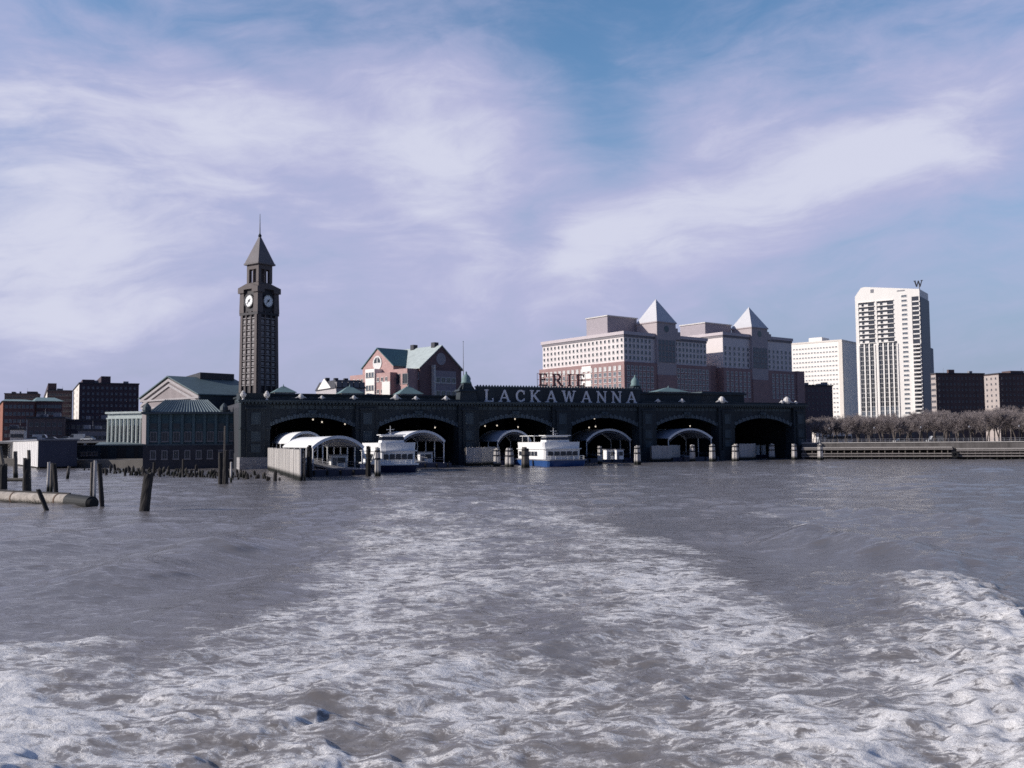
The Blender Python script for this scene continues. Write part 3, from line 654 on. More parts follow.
# roof slab canopy over the right-hand attic and the mast by the cupola
u0, u1 = fu(702, 10, 20), fu(745, 10, 20); q = MB().box(u0, u1, 10, 20, zb+.5, zb+.9)
for a in (u0+1, u1-1):
    for v in (11, 19): q.box(a-.2, a+.2, v-.2, v+.2, zb, zb+.5)
q.build('roof_canopy', copper_mid, ter)
fp = thing('flagpole', 'thin bare flagpole on the terminal roof beside the left domed cupola', 'flagpole', tw(fu(463.5, 5, 20), 5, 16.8))
MB().tube((0,0,0), (0,0,fh(463.5, 342, 5)-16.8), .16, .06).build('pole', grey_metal, fp); MB().lathe((0,0,fh(463.5, 342, 5)-16.8), [(.05,0),(.18,.12),(.05,.3)], 8).build('finial', patina, fp)
# lamps hanging in the slips
for i, (px, py) in enumerate(((322, 422), (313, 419.5), (435, 427.5), (485, 426), (497, 425.5), (515, 419), (518, 427), (589, 427.5), (594.5, 418.5), (595.5, 426.5), (690, 426), (345, 424))):
    v = 7.0 + (i*5) % 9; u = fu(px, v, 12); z = fh(px, py, v)
    o = thing('hanging_lamp', 'small lit lamp hanging in the dark boat slips under the arches', 'lamp', tw(u, v, z), TH, 'lamps hanging in the slips')
    MB().lathe((0,0,-.25), [(.04,0),(.17,.1),(.21,.25),(.17,.4),(.04,.5)], 8).build('bulb', lamp_glow, o)
    MB().lathe((0,0,.2), [(.5,0),(.45,.1),(.12,.35)], 10).build('lamp_shade', grey_metal, o); MB().tube((0,0,.5), (0,0,15.58-z), .03, None, 5).build('stem', grey_metal, o)

# ------------------------------------------------------------------ clock tower
kp = at(257.5, 330, 275); TWZ = GZ
tower = thing('clock_tower', 'tall dark square clock tower with pyramid spire above the left end of the terminal', 'clock tower', (kp.x, kp.y, TWZ), R(55))
def tz(py): return hz(258, py, 277) - TWZ
aL = ulen(kp, (-math.sin(R(55)), math.cos(R(55))), 240, 25); aR = ulen(kp, (math.cos(R(55)), math.sin(R(55))), 279, 25); A = (aL+aR)/2*1.0
c0 = (A/2, A/2)
sh = MB(); sh.taper(c0, A, A, 0, A*.9, A*.9, tz(311)); sh.build('shaft', towerdark, tower)
ribs = MB()
for side in range(4):
    for fx, wd in ((-.44, .14), (.44, .14), (-.15, .05), (.15, .05)):
        vs = []
        for z, s in ((0, 1.0), (tz(311), .9)):
            h = A*s/2+.02; x0, x1 = (fx-wd/2)*A*s, (fx+wd/2)*A*s
            vs += [(x0, -h-.45, z), (x1, -h-.45, z), (x1, -h+.1, z), (x0, -h+.1, z)]
        a = side*PI/2; vs = [(c0[0]+x*math.cos(a)-y*math.sin(a), c0[1]+x*math.sin(a)+y*math.cos(a), z) for x, y, z in vs]
        ribs.add(vs, [(0,3,2,1),(4,5,6,7),(0,1,5,4),(1,2,6,5),(2,3,7,6),(3,0,4,7)])
ribs.build('corner_rib', towerstone, tower)
sp = MB(); lat = MB()
nrow = 11
for side in range(4):
    a = side*PI/2
    def rt(vs): return [(c0[0]+x*math.cos(a)-y*math.sin(a), c0[1]+x*math.sin(a)+y*math.cos(a), z) for x, y, z in vs]
    for i in range(nrow+1):
        z = tz(385) + (tz(318)-tz(385))*i/nrow; s = 1-.1*z/tz(311); h = A*s/2; x = .38*A*s
        sp.add(rt([(-x,-h-.3,z-.16),(x,-h-.3,z-.16),(x,-h+.1,z-.16),(-x,-h+.1,z-.16),(-x,-h-.3,z+.16),(x,-h-.3,z+.16),(x,-h+.1,z+.16),(-x,-h+.1,z+.16)]), [(0,3,2,1),(4,5,6,7),(0,1,5,4),(1,2,6,5),(2,3,7,6),(3,0,4,7)])
        if i < nrow:
            dz = (tz(318)-tz(385))/nrow
            for fx in (-.265, 0, .265):
                xc_ = fx*A*s; wv = .075*A*s
                sp.add(rt([(xc_-wv,-h-.22,z+.35),(xc_+wv,-h-.22,z+.35),(xc_+wv,-h+.1,z+.35),(xc_-wv,-h+.1,z+.35),(xc_-wv,-h-.22,z+dz*.72),(xc_+wv,-h-.22,z+dz*.72),(xc_+wv,-h+.1,z+dz*.72),(xc_-wv,-h+.1,z+dz*.72)]), [(0,3,2,1),(4,5,6,7),(0,1,5,4),(1,2,6,5),(2,3,7,6),(3,0,4,7)])
sp.build('spandrel_panel', mat('tower light panels', (.24,.22,.22), .6, .3), tower)
B1 = A*.9; zc0, zc1 = tz(313), tz(289)
ck = MB(); ck.taper(c0, B1+.2, B1+.2, zc0, B1+.1, B1+.1, zc1); ck.taper(c0, B1+1.0, B1+1.0, zc0-.5, B1+1.0, B1+1.0, zc0+.2); ck.build('clock_stage', towerdark, tower)
cq = MB()
for sx_ in (-1, 1):
    for sy_ in (-1, 1):
        cx_, cy_ = c0[0]+sx_*(B1/2-.45), c0[1]+sy_*(B1/2-.45)
        cq.taper((cx_, cy_), 2.0, 2.0, zc0+.2, 1.7, 1.7, zc1); cq.taper((cx_, cy_), 2.6, 2.6, zc1-1.0, 2.6, 2.6, zc1)
cq.build('corner_pillar', towerstone, tower)
cw = MB(); cw.taper(c0, B1+1.7, B1+1.7, zc1, B1+1.7, B1+1.7, zc1+.6)
for side in range(4):
    a = side*PI/2; h = (B1+1.7)/2
    vs = [(-h, -h, zc1+.6), (h, -h, zc1+.6), (0, -h, tz(283)), (-h, -h+1.6, zc1+.6), (h, -h+1.6, zc1+.6), (0, -h+1.6, tz(283))]
    vs = [(c0[0]+x*math.cos(a)-y*math.sin(a), c0[1]+x*math.sin(a)+y*math.cos(a), z+.003*side) for x, y, z in vs]
    cw.add(vs, [(0,1,2),(5,4,3),(0,3,4,1),(1,4,5,2),(2,5,3,0)])
cw.build('pediment', towerstone, tower)
clk_r = (zc1-zc0)*.245
for side in range(4):
    a = side*PI/2; h = (B1+.2)/2+.02
    o = bpy.data.objects.new('clock', None); C.objects.link(o); o.parent = tower
    loc = (0, -h-.12); o.location = (c0[0]-loc[1]*math.sin(a), c0[1]+loc[1]*math.cos(a), zc0+(zc1-zc0)*.52); o.rotation_euler = (0,0,a)
    d = MB(); d.tube((0,.2,0), (0,-.12,0), clk_r, None, 40); d.build('dial', clockface, o)
    rg = MB(); 
    for i in range(40):
        t0, t1 = 2*PI*i/40, 2*PI*(i+1)/40
        rg.prism([(q*math.cos(t), q*math.sin(t)) for q, t in ((clk_r, t0), (clk_r+.35, t0), (clk_r+.35, t1), (clk_r, t1))], 'y', -.3, .2)
    rg.build('dial_ring', towerdark, o)
    tk = MB()
    for i in range(12):
        t = PI/6*i; tk.prism([(q*math.sin(t+dd), q*math.cos(t+dd)) for q, dd in ((clk_r*.78, -.045), (clk_r*.78, .045), (clk_r*.93, .045), (clk_r*.93, -.045))], 'y', -.15, -.12)
    tk.build('hour_marks', black, o)
    hd = MB()
    for ang, ln, wd, yy in ((48, .52, .17, -.19), (222, .74, .11, -.23)):
        t = R(ang); dx, dz = math.sin(t), math.cos(t); px_, pz_ = dz*wd, -dx*wd
        hd.prism([(-dx*.3-px_, -dz*.3-pz_), (-dx*.3+px_, -dz*.3+pz_), (dx*ln*clk_r+px_*.5, dz*ln*clk_r+pz_*.5), (dx*ln*clk_r-px_*.5, dz*ln*clk_r-pz_*.5)], 'y', yy, yy+.035)
    hd.tube((0,-.12,0), (0,-.26,0), .32, None, 12); hd.build('clock_hands', black, o)
zb0, zb1 = zc1+.6, tz(263.5); B2 = A*.66
bl = MB(); bl.taper(c0, B2*.96, B2*.96, zb0, B2*.94, B2*.94, zb0+1.6); bl.taper(c0, B2, B2, zb1-1.4, B2, B2, zb1)
bl.taper(c0, B2*.46, B2*.46, zb0+1.6, B2*.46, B2*.46, zb1-1.4); bl.build('belfry', towerstone, tower)
cl = MB()
for sx_ in (-1, 1):
    for sy_ in (-1, 1): cl.taper((c0[0]+sx_*B2*.40, c0[1]+sy_*B2*.40), B2*.2, B2*.2, zb0+1.6, B2*.2, B2*.2, zb1-1.4)
for side in range(4):
    a = side*PI/2; x, y = 0, -B2*.44; cl.tube((c0[0]-y*math.sin(a), c0[1]+y*math.cos(a), zb0+1.6), (c0[0]-y*math.sin(a), c0[1]+y*math.cos(a), zb1-1.4), .32, .28, 8)
cl.build('belfry_column', towerstone, tower)
zsp = tz(232)
spm = MB(); spm.taper(c0, B2+1.3, B2+1.3, zb1, B2+1.3, B2+1.3, zb1+.5); hh = (B2+1.0)/2
spm.add([(c0[0]-hh, c0[1]-hh, zb1+.5), (c0[0]+hh, c0[1]-hh, zb1+.5), (c0[0]+hh, c0[1]+hh, zb1+.5), (c0[0]-hh, c0[1]+hh, zb1+.5), (c0[0], c0[1], zsp)], [(0,1,4),(1,2,4),(2,3,4),(3,0,4),(3,2,1,0)])
spm.build('spire', mat('spire slate', (.135, .12, .125), .65, .25), tower)
MB().tube((c0[0], c0[1], zsp-.8), (c0[0], c0[1], tz(211)), .22, .07).build('antenna', grey_metal, tower)
MB().lathe((c0[0], c0[1], zsp-.9), [(.3,0),(.55,.5),(.3,1.0),(.1,1.4)], 8).build('finial', copper, tower)

# ------------------------------------------------------------------ station wing, hall and annex left of the tower
def gable_block(o, w_, l_, ze, zr, wm, rm, over=.6, name_w='wall', name_r='roof', along='x', off=(0,0), roof_t=.35):
    """gabled block: ridge along the axis 'along'; footprint w_ (x) by l_ (y)"""
    b = MB(); ox_, oy_ = off
    if along == 'x':
        b.prism([(oy_, 0), (oy_+l_, 0), (oy_+l_, ze), (oy_+l_/2, zr), (oy_, ze)], 'x', ox_, ox_+w_); wo = b.build(name_w, wm, o)
        r_ = MB(); m_ = (zr-ze)/(l_/2)
        for s0, s1 in ((oy_-over, oy_+l_/2), (oy_+l_+over, oy_+l_/2)):
            z0 = ze-m_*over; r_.prism([(s0, z0+.03), (s1, zr+.03), (s1, zr+roof_t), (s0, z0+roof_t)], 'x', ox_-over, ox_+w_+over)
        ro = r_.build(name_r, rm, o)
    else:
        b.prism([(ox_, 0), (ox_+w_, 0), (ox_+w_, ze), (ox_+w_/2, zr), (ox_, ze)], 'y', oy_, oy_+l_); wo = b.build(name_w, wm, o)
        r_ = MB(); m_ = (zr-ze)/(w_/2)
        for s0, s1 in ((ox_-over, ox_+w_/2), (ox_+w_+over, ox_+w_/2)):
            z0 = ze-m_*over; r_.prism([(s0, z0+.03), (s1, zr+.03), (s1, zr+roof_t), (s0, z0+roof_t)], 'y', oy_-over, oy_+l_+over)
        ro = r_.build(name_r, rm, o)
    return wo, ro
# waiting hall: its pale gable faces left, the roof runs back to the tower
o, LR, LL, zt = bldg('station_hall', 'pale gabled station hall with low copper roof left of the clock tower', 199, 268, 48, 142, 262, 394)
zr = hz(171, 376, 275)-GZ
gable_block(o, LR, LL, zt, zr, mat('grey hall stone', (.26,.225,.225), .85, .2, .4, streak=True), mat('dull copper roof', (.085,.125,.135), .6, .3, .5), .9)
tr = MB()
for z0, dz, out in ((zt-1.2, .5, .5), (zt-3.4, .5, .35)): tr.box(-out, -.003, -.5, LL+.5, z0, z0+dz)
m_ = (zr-zt)/(LL/2)
for yo, t_ in ((0, .0), (1.6, -1.5)):
    for sgn in (0, 1):
        y0, y1 = (-.4, LL/2) if not sgn else (LL+.4, LL/2)
        tr.prism([(y0, zt-1.3+t_), (y1, zr-1.3+t_), (y1, zr-.5+t_), (y0, zt-.5+t_)], 'x', -.55+yo*.1, -.004)
tr.build('gable_moulding', mat('hall stone trim', (.36,.33,.33), .8, .2), o)
MB().box(-.3, LR, -.4, -.003, zt-1.6, zt-.1).build('eaves_band', copper, o); MB().box(.3, LR, -.25, -.003, 8, zt-1.6).build('side_wall', copper, o)
MB().prism([(LL*.44, zr-.2), (LL*.44, zr+1.7), (LL*.80, zr+.5), (LL*.80, zr-1.6)], 'x', LR*.42, LR*.98).build('skylight', darkroof, o)
w_ = Windows(o)
for i in range(5): w_.put('L', LL*(i+1)/6, zt-5.5, 1.2, 3.2, frame_d, glass, .15)
w_.finish()
# green wing on the water
o, LR, LL, zt = bldg('station_wing', 'teal metal station wing with ribbed hipped roof standing on the rotted pile field', 146, 246, 15, None, 240, 414, gzl=0.5)
LD = 22.0
MB().box(0, LR, 0, LD, 6.0, zt).build('wall', teal, o)
MB().box(-.6, LR+.6, -.7, LD, -3, 5.6).build('basement', mat('dark masonry base', (.045,.045,.055), .9, .5, .3, streak=True), o)
cc = MB(); cc.box(-1.1, LR+.4, -1.3, LD, zt, zt+.5); cc.box(-.5, LR+.3, -.6, LD, 5.6, 6.0); cc.build('cornice', copper_mid, o)
xr = LR*.80; zr2 = hz(185, 399, 250)-.5; rf = MB()
vs = [(.6, .2, zt+.5), (xr, .2, zt+.5), (xr, LD-1, zt+.5), (.6, LD-1, zt+.5), (3.8, LD*.35, zr2), (xr-3.8, LD*.35, zr2)]
rf.add(vs, [(0,1,5,4),(1,2,5),(2,3,4,5),(3,0,4),(3,2,1,0)])
for i in range(24):
    f = (i+.5)/24; xb = .6+(xr-.6)*f; xt_ = 3.8+(xr-7.6)*f; rf.tube((xb, .15, zt+.55), (xt_, LD*.35, zr2+.05), .13, None, 5)
rf.build('roof', mat('grey green ribbed roof', (.15,.19,.20), .6, .25), o)
for x_ in (.2, xr+.6): MB().lathe((x_, -.2, zt+.5), [(.9,0),(1.1,.5),(1.0,1.3),(.5,2.0),(.1,2.4)], 10).build('roof_urn', copper_mid, o)
pil = MB()
for i in range(9):
    x_ = LR*.02 + (LR*.96)*i/8; pil.box(x_-.35, x_+.35, -.4, -.003, 6.0, zt)
pil.build('pilaster', mat('teal trim', (.075,.12,.135), .6, .4, .5, streak=True), o)
w_ = Windows(o)
for i in range(8):
    x_ = LR*.02+(LR*.96)*(i+.5)/8; w_.put('R', x_, 7.9, 1.7, 2.6, frame_d, glass, .2); w_.put('R', x_, 10.6, 1.7, 1.6, copper_mid, glass, .2); w_.put('R', x_, 3.2, 1.5, 2.4, frame_d, glass, .25, -.7)
w_.finish()
# pale annex
o, LR, LL, zt = bldg('pale_annex', 'small pale verdigris annex with a row of columns left of the station wing', 107.5, 296, -20, None, 147, 414)
MB().box(0, LR, 0, 14, 0, zt).build('wall', patina_pale, o)
q = MB(); q.box(-.5, LR+.3, -.6, 14, zt, zt+.6); q.box(-.2, LR, -.4, -.003, zt-1.6, zt-1.2); q.box(-.2, LR, -.8, -.003, 2.2, 3.0); q.build('cornice', patina_pale, o)
for i in range(10):
    x_ = .5+(LR-1)*i/9; MB().tube((x_, -.35, 3.0), (x_, -.35, zt-1.6), .3, .25, 8).build('column', mat('pale paint', (.56,.60,.56), .7, .2), o)
w_ = Windows(o); 
for i in range(9): w_.put('R', .5+(LR-1)*(i+.5)/9, zt*.55, 1.0, zt*.36, frame_d, glass_blue, .1)
w_.finish()

# ------------------------------------------------------------------ pink gabled block behind the terminal
o, LR, LL, zt = bldg('gabled_brick_building', 'pink brick building with steep green roof and tall gables behind the terminal', 420, 345, 45, 383, 461.5, 367)
zr = hz(440, 345.5, 350)-GZ
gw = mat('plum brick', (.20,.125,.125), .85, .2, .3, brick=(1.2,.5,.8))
gable_block(o, LR, LL, zt, zr, gw, patina_pale, .7, along='y')
LX = ulen((o.location.x, o.location.y), (-math.sin(R(45)), math.cos(R(45))), 368, 20)
# lower brick front on the left, and the cross gable
fr_ = MB(); yA, yB = LL*.42, LL*1.28; zg = hz(384, 369, 365)-GZ
zap = hz(384, 352, 368)-GZ; dpt = 5.0
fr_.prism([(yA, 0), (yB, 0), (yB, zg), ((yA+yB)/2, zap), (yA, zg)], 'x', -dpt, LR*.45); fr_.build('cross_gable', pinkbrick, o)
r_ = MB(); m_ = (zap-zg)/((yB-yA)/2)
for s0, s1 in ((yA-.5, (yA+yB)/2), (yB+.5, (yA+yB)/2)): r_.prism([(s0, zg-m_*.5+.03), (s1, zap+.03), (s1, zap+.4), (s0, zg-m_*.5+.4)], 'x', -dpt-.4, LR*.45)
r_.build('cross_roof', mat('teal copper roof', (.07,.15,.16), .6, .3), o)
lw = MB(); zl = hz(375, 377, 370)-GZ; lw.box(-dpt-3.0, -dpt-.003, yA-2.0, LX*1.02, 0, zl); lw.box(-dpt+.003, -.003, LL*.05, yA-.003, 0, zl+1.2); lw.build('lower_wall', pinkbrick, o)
wb = MB(); wb.box(-dpt-3.6, -dpt-.003, (yA+yB)/2-2.8, (yA+yB)/2+2.8, 0, zg-1.0); wb.box(-dpt-3.3, -dpt-3.003, yA-2.2, yA+2.5, 0, zl-3.4); wb.build('white_bay', white_wall, o)
ar = MB(); yc = (yA+yB)/2
ar.tube((-dpt-.25, yc, zg+1.5), (-dpt+.1, yc, zg+1.5), 2.7, None, 24); ar.build('arched_window', frame_w, o)
ag = MB()
for s in (-1, 1): ag.prism([(yc+s*.25, zg+1.5), (yc+s*2.0, zg+1.5), (yc+s*1.7, zg+2.6), (yc+s*.9, zg+3.4), (yc+s*.25, zg+3.6)][::s], 'x', -dpt-.3, -dpt-.253)
ag.build('arched_pane', glass, o)
for yy, xx in ((LL*.72, LR*.5), (LL*.16, LR*.5)): MB().box(xx-1, xx+1, yy-1, yy+1, zr-1.2, zr+1.6).build('chimney', darkroof, o)
bx = MB(); bx.box(LR*.30, LR*.80, -1.5, -.003, 0, zt-1.0); bx.build('bay', mat('grey plum stucco', (.27,.235,.26), .85, .12), o)
MB().box(LR*.27, LR*.30-.003, -1.7, -.003, 0, zt+1).build('bay_post', stone_pale, o)
MB().tube((LR*.5, .1, zt+(zr-zt)*.42), (LR*.5, -.12, zt+(zr-zt)*.42), 2.3, None, 24).build('round_window', mat('grey roundel', (.33,.30,.32), .7, .2), o)
w_ = Windows(o)
for z_ in (zt-4.5, zt-9.5, zt-14.5):
    for i in range(4): w_.put('R', LR*(.36+.38*i/3), z_, 2.0, 2.2, frame_w, glass, .16, -1.5)
for z_ in (zl-2.4, zl-6.8, zl-11):
    for i in range(9):
        y_ = yA-1+(LX*1.0-yA)*(i+.5)/9
        if abs(y_-yc) > 3.5: w_.put('L', y_, z_, 1.3, 1.6, frame_w, glass, .14, -dpt-3.0)
for z_ in (zg-3.2, zg-8.0, zg-12.5):
    for i in range(3): w_.put('L', yc-1.7+1.7*i, z_, 1.2, 1.9, frame_d, glass_blue, .12, -dpt-3.6)
for i in range(4): w_.put('L', LL*(.06+.085*i), zt-3.2, 1.6, 2.4, frame_w, glass, .14)
for i, y_ in enumerate((LL*.10, LL*.30)): w_.put('L', y_, zl-2.5, 3.2, 3.8, frame_d, glass, .2, -dpt+.003)
w_.finish()
# low mansard building between tower and gable
o, LR, LL, zt = bldg('mansard_building', 'low building with dark mansard roof and dormers seen over the terminal attic', 336, 330, 30, 316, 365, 388)
MB().box(0, LR, 0, LL, 0, zt).build('wall', mat('pale stucco', (.42,.39,.40), .85, .2), o)
zr = zt + 3.0; r_ = MB(); r_.taper((LR/2, LL/2), LR+.8, LL+.8, zt+.01, LR*.9, LL*.8, zr); r_.build('roof', darkroof, o)
for i in range(5):
    x_ = LR*(.1+.2*i); MB().box(x_-.9, x_+.9, -.25, 2.0, zt+.3, zt+2.2).build('dormer', frame_d, o)
for x_, y_ in ((LR*.05, LL*.5), (LR*.35, LL*.5), (LR*.7, LL*.5)): MB().box(x_-.7, x_+.7, y_-.7, y_+.7, zr-.5, zr+1.2).build('chimney', darkroof, o)
MB().prism([(LL*.2, zt+.05), (LL*.9, zt+.05), (LL*.55, zr+1.0)], 'x', -.3, -.003).build('end_gable', white_wall, o)
w_ = Windows(o); w_.grid('R', 0, LR, 7, zt-2.0, -3.6, 2, 1.3, 1.9, frame_w, glass); w_.finish()

# ------------------------------------------------------------------ office complex with two pyramid roofs
OT = 38.0
o, LR, LL, zt = bldg('office_complex', 'large pale and rose office block with two pyramid topped towers behind the terminal', 624.5, 405, OT, 543, 707, 331)
K = Vector((o.location.x, o.location.y, 0)); eR = (math.cos(R(OT)), math.sin(R(OT)))
off_dark = mat('office cream wall', (.68,.62,.60), .85, .1, .15, streak=True)
zp = hz(624.5, 361.5, 405)-GZ; zm = hz(624.5, 367.5, 405)-GZ
LR2 = ulen((K.x, K.y), eR, 793, 25)
def wing(x0, x1, l_, ztop, pn, pyr_px, pyr_py, pyr_b, zp):
    W = x1-x0
    MB().box(x0, x1, 0, l_, zp, ztop-2.4).build('upper_wall', off_dark, o)
    MB().box(x0-1.2, x1+1.2, -1.2, l_+1.2, 0, zp).build('lower_wall', rose, o)
    q = MB(); q.box(x0-.25, x1+.25, -.25, l_+.25, ztop-2.4, ztop-1.4); q.build('attic_band', mat('grey attic band', (.20,.185,.20), .7, .15), o)
    q = MB(); q.box(x0-.6, x1+.6, -.6, l_+.6, ztop-1.4, ztop); q.build('cornice', mat('office cornice', (.52,.46,.47), .8, .1), o)
    # square stair tower with a round window, shoulders and a pale pyramid roof
    xc_ = ulen((K.x, K.y), eR, pyr_px, 40); S_ = 12.2; yq = at(pyr_px, 400, K.y+eR[1]*xc_).y; zb = hz(pyr_px, pyr_b, yq)-GZ; zpk = hz(pyr_px, pyr_py, yq+9)-GZ; yo = -1.5
    st_ = MB(); st_.box(xc_, xc_+S_, yo, S_+yo, zp-5, zb); st_.box(xc_-.4, xc_+S_+.4, yo-.4, S_+yo+.4, zb, zb+.5)
    for k2, hz_ in ((1, (zb-ztop)*.62), (2, (zb-ztop)*.30)): st_.box(xc_+S_+.003+(k2-1)*1.6, xc_+S_+1.6*k2, yo+.2, 8, ztop-2, ztop+hz_)
    st_.build('stair_tower', mat('office stair tower', (.42,.365,.365), .85, .1), o)
    MB().box(xc_-.1, xc_+S_+.1, yo-.3, -.003, 0, zp-5).build('tower_base', rose, o)
    pv = MB(); m0, m1, e0, e1 = xc_-.3, xc_+S_+.3, yo-.3, yo+S_+.3
    pv.add([(m0, e0, zb+.5), (m1, e0, zb+.5), (m1, e1, zb+.5), (m0, e1, zb+.5), ((m0+m1)/2, (e0+e1)/2, zpk)], [(0,1,4),(1,2,4),(2,3,4),(3,0,4),(3,2,1,0)])
    pv.build('pyramid_roof', mat('pale pyramid metal', (.54,.53,.54), .55, .1), o)
    MB().tube((xc_+S_/2, yo-.08, zb-2.6), (xc_+S_/2, yo+.05, zb-2.6), 1.5, None, 20).build('round_window', glass, o)
    # rooftop plant house
    oy = l_*.22; bs = (K.x-math.sin(R(OT))*oy, K.y+math.cos(R(OT))*oy); hx = ulen(bs, eR, pn[0], 40); hx2 = ulen(bs, eR, pn[2], 40)
    cn = (bs[0]+eR[0]*hx, bs[1]+eR[1]*hx); hy = ulen(cn, (-math.sin(R(OT)), math.cos(R(OT))), pn[1], 40); zh = hz(pn[0], pn[3], cn[1])-GZ
    MB().box(hx, hx2, oy, oy+hy, ztop+.003, zh-.5).build('penthouse', mat('grey penthouse panels', (.34,.30,.32), .7, .12), o)
    MB().box(hx-.4, hx2+.4, oy-.4, oy+hy+.4, zh-.5, zh).build('penthouse_coping', stone_pale, o)
    return xc_, xc_+S_
LB = LL*.72
P1 = wing(0, LR, LL, zt, (608, 587, 637.5, 315), 655, 299.5, 322.5, zp)
x0b = ulen((K.x, K.y), eR, 724, 25); zt2 = hz(726, 336.5, 465)-GZ
MB().box(LR+1.3, x0b-1.3, 3, LL*.8, 0, zp+1).build('link_wall', rose, o)
P2 = wing(x0b, LR2, LL*.85, zt2, (706, 681, 732, 322), 750, 307.5, 328, zp)
w_ = Windows(o); nf = 4; dzf = (zt-2.4-zp)/4.2
for j in range(nf):
    z_ = zp+1.8+j*dzf
    for i in range(21): w_.put('L', LL*(i+.5)/21, z_, 1.15, 1.45, frame_w, glass, .1)
    for i in range(22):
        x_ = LR*(i+.5)/22
        if not (P1[0]-1 < x_ < P1[1]+1): w_.put('R', x_, z_, 1.35, 1.75, frame_d, glass, .12)
    for i in range(16):
        x_ = x0b+(LR2-x0b)*(i+.5)/16
        if not (P2[0]-1 < x_ < P2[1]+1): w_.put('R', x_, z_, 1.35, 1.75, frame_d, glass, .12)
    for a, b_ in (P1, P2):
        for i in range(5): w_.put('R', a+(b_-a)*(i+.75)/5.5, z_, (b_-a)/7.5, 2.2, frame_d, glass_blue, .15, -1.5)
for j in range(5):
    z_ = zp-2.6-j*dzf
    if z_ < 6: break
    for i in range(18): w_.put('L', LL*(i+.5)/18, z_, 1.7, 1.9, frame_w, glass_blue if j else frame_w, .14, -1.2)  # first row: panes painted white as if brightly lit
    for i in range(22):
        x_ = LR*(i+.5)/22
        if not (P1[0]-1 < x_ < P1[1]+1): w_.put('R', x_, z_, 1.5, 1.9, frame_w, glass_blue, .2, -1.2)
    for i in range(17):
        x_ = x0b+(LR2-x0b)*(i+.5)/17
        if not (P2[0]-1 < x_ < P2[1]+1): w_.put('R', x_, z_, 1.5, 1.9, frame_w, glass_blue, .2, -1.2)
w_.finish()
MB().box(LR2+1.3, ulen((K.x, K.y), eR, 802, 20), -2, LL*.7, 0, hz(800, 370, 470)-GZ).build('end_wing', rose, o)
w2 = MB()
for i in range(3): w2.box(-1.35, -1.203, LL*.36, LL*.47, zp-.6-3.3*i-2.4, zp-.6-3.3*i)
w2.build('stair_bay', white_wall, o)

# ------------------------------------------------------------------ towers on the right
o, LR, LL, zt = bldg('white_slab_block', 'plain white apartment slab with many small windows left of the tall white tower', 843, 700, 50, 792.5, 860.5, 341)
MB().box(0, LR, 0, LL, 0, zt).build('wall', white_wall, o); MB().box(-.3, LR+.3, -.3, LL+.3, zt, zt+1.2).build('parapet', cream, o)
MB().box(LR*.1, LR*.5, LL*.42, LL*.68, zt+1.203, hz(818, 337, 712)-GZ).build('penthouse', white_wall, o)
MB().box(-.5, LR*.05, -.5, LL*.06, 0, zt-.5).build('stair_strip', cream, o)
w_ = Windows(o); w_.grid('L', LL*.08, LL*.98, 15, zt-4, -3.45, 20, 1.6, 1.15, white_wall, glass_blue, .14); w_.finish()

o, LR, LL, zt = bldg('white_tower', 'tall white high-rise with sloping crown, balconies and letter on its roof', 922, 610, 55, 857, 931, 297)
zx = lambda py: hz(890, py, 622)-GZ
MB().box(0, LR, 0, LL, 0, zt).build('wall', white_wall, o)
cr = MB(); cr.prism([(0, zt+.003), (LL, zt+.003), (LL, zx(294)), (LL*.90, zx(285.5)), (LL*.84, zx(285)), (0, zx(292))], 'x', 0, LR*.95); cr.build('crown', white_wall, o)
MB().box(-.15, 0-.003, LL*.70, LL*.75, zx(291.5), zx(288)).build('crown_vent', grey_metal, o); MB().box(-.15, 0-.003, LL*.22, LL*.34, zx(292.6), zx(291.5)).build('crown_vent', grey_metal, o)
MB().box(.5, LR*.98, -.35, -.003, 3, zt+.5).build('shaded_side', mat('shade navy', (.045,.055,.10), .5, .2), o)  # navy sheet over the white wall puts this side's shade into the colour
wm = bpy.data.objects.new('roof_letter', None); C.objects.link(wm); wm.parent = o; wm.location = (1.0, 0.2, zx(292)); 
lm, lw_ = letter_mesh('W', 4.2, .9, mat('black letter', (.02,.02,.03), .7, .2)); lo = bpy.data.objects.new('letter', lm); C.objects.link(lo); lo.parent = wm; lo.rotation_euler = (0,0,-PI/2); lo.location = (0, 3.4, 1.6)
MB().tube((.4,0,-.5), (.4,0,2.6), .35).build('letter_post', grey_metal, wm)
zb1_, zb0_ = zx(300.5), zx(342)
bc = MB(); gl = MB(); nF = 9
for (ya, yb) in ((LL*.70, LL*.95), (LL*.40, LL*.66)):
    gl.box(-.05, -.004, ya, yb, zb0_, zb1_)
    for j in range(nF+1):
        z_ = zb0_+(zb1_-zb0_)*j/nF
        bc.box(-.7, -.052, ya, yb, z_-.22, z_+.22)
        if j < nF:
            for f0, f1 in ((.36, .62), (.78, .94)): bc.box(-.6, -.052, ya+(yb-ya)*f0, ya+(yb-ya)*f1, z_+.22, z_+1.5)
gl.build('glazing', mat('slate glazing', (.055,.06,.075), .25, .3), o); bc.build('balcony', white_wall, o)
for n_, za_, zb_, x_, h_ in ((24, 4, zx(343), -2.0, .9), (9, zx(341), zx(300), -.5, .8)):
    bm_ = MB().box(x_, -.07, .3, LL*.11, 0, h_).mesh('corner_balcony', white_wall)
    for j in range(n_):
        c = bpy.data.objects.new('corner_balcony', bm_); C.objects.link(c); c.parent = o; c.location = (0, 0, za_+(zb_-za_)*j/n_)
gl = MB(); gl.box(-.06, -.006, .6, LL*.12, 4, zx(299)); gl.build('corner_glazing', mat('slate glazing', (.055,.06,.075), .25, .3), o)
w_ = Windows(o)
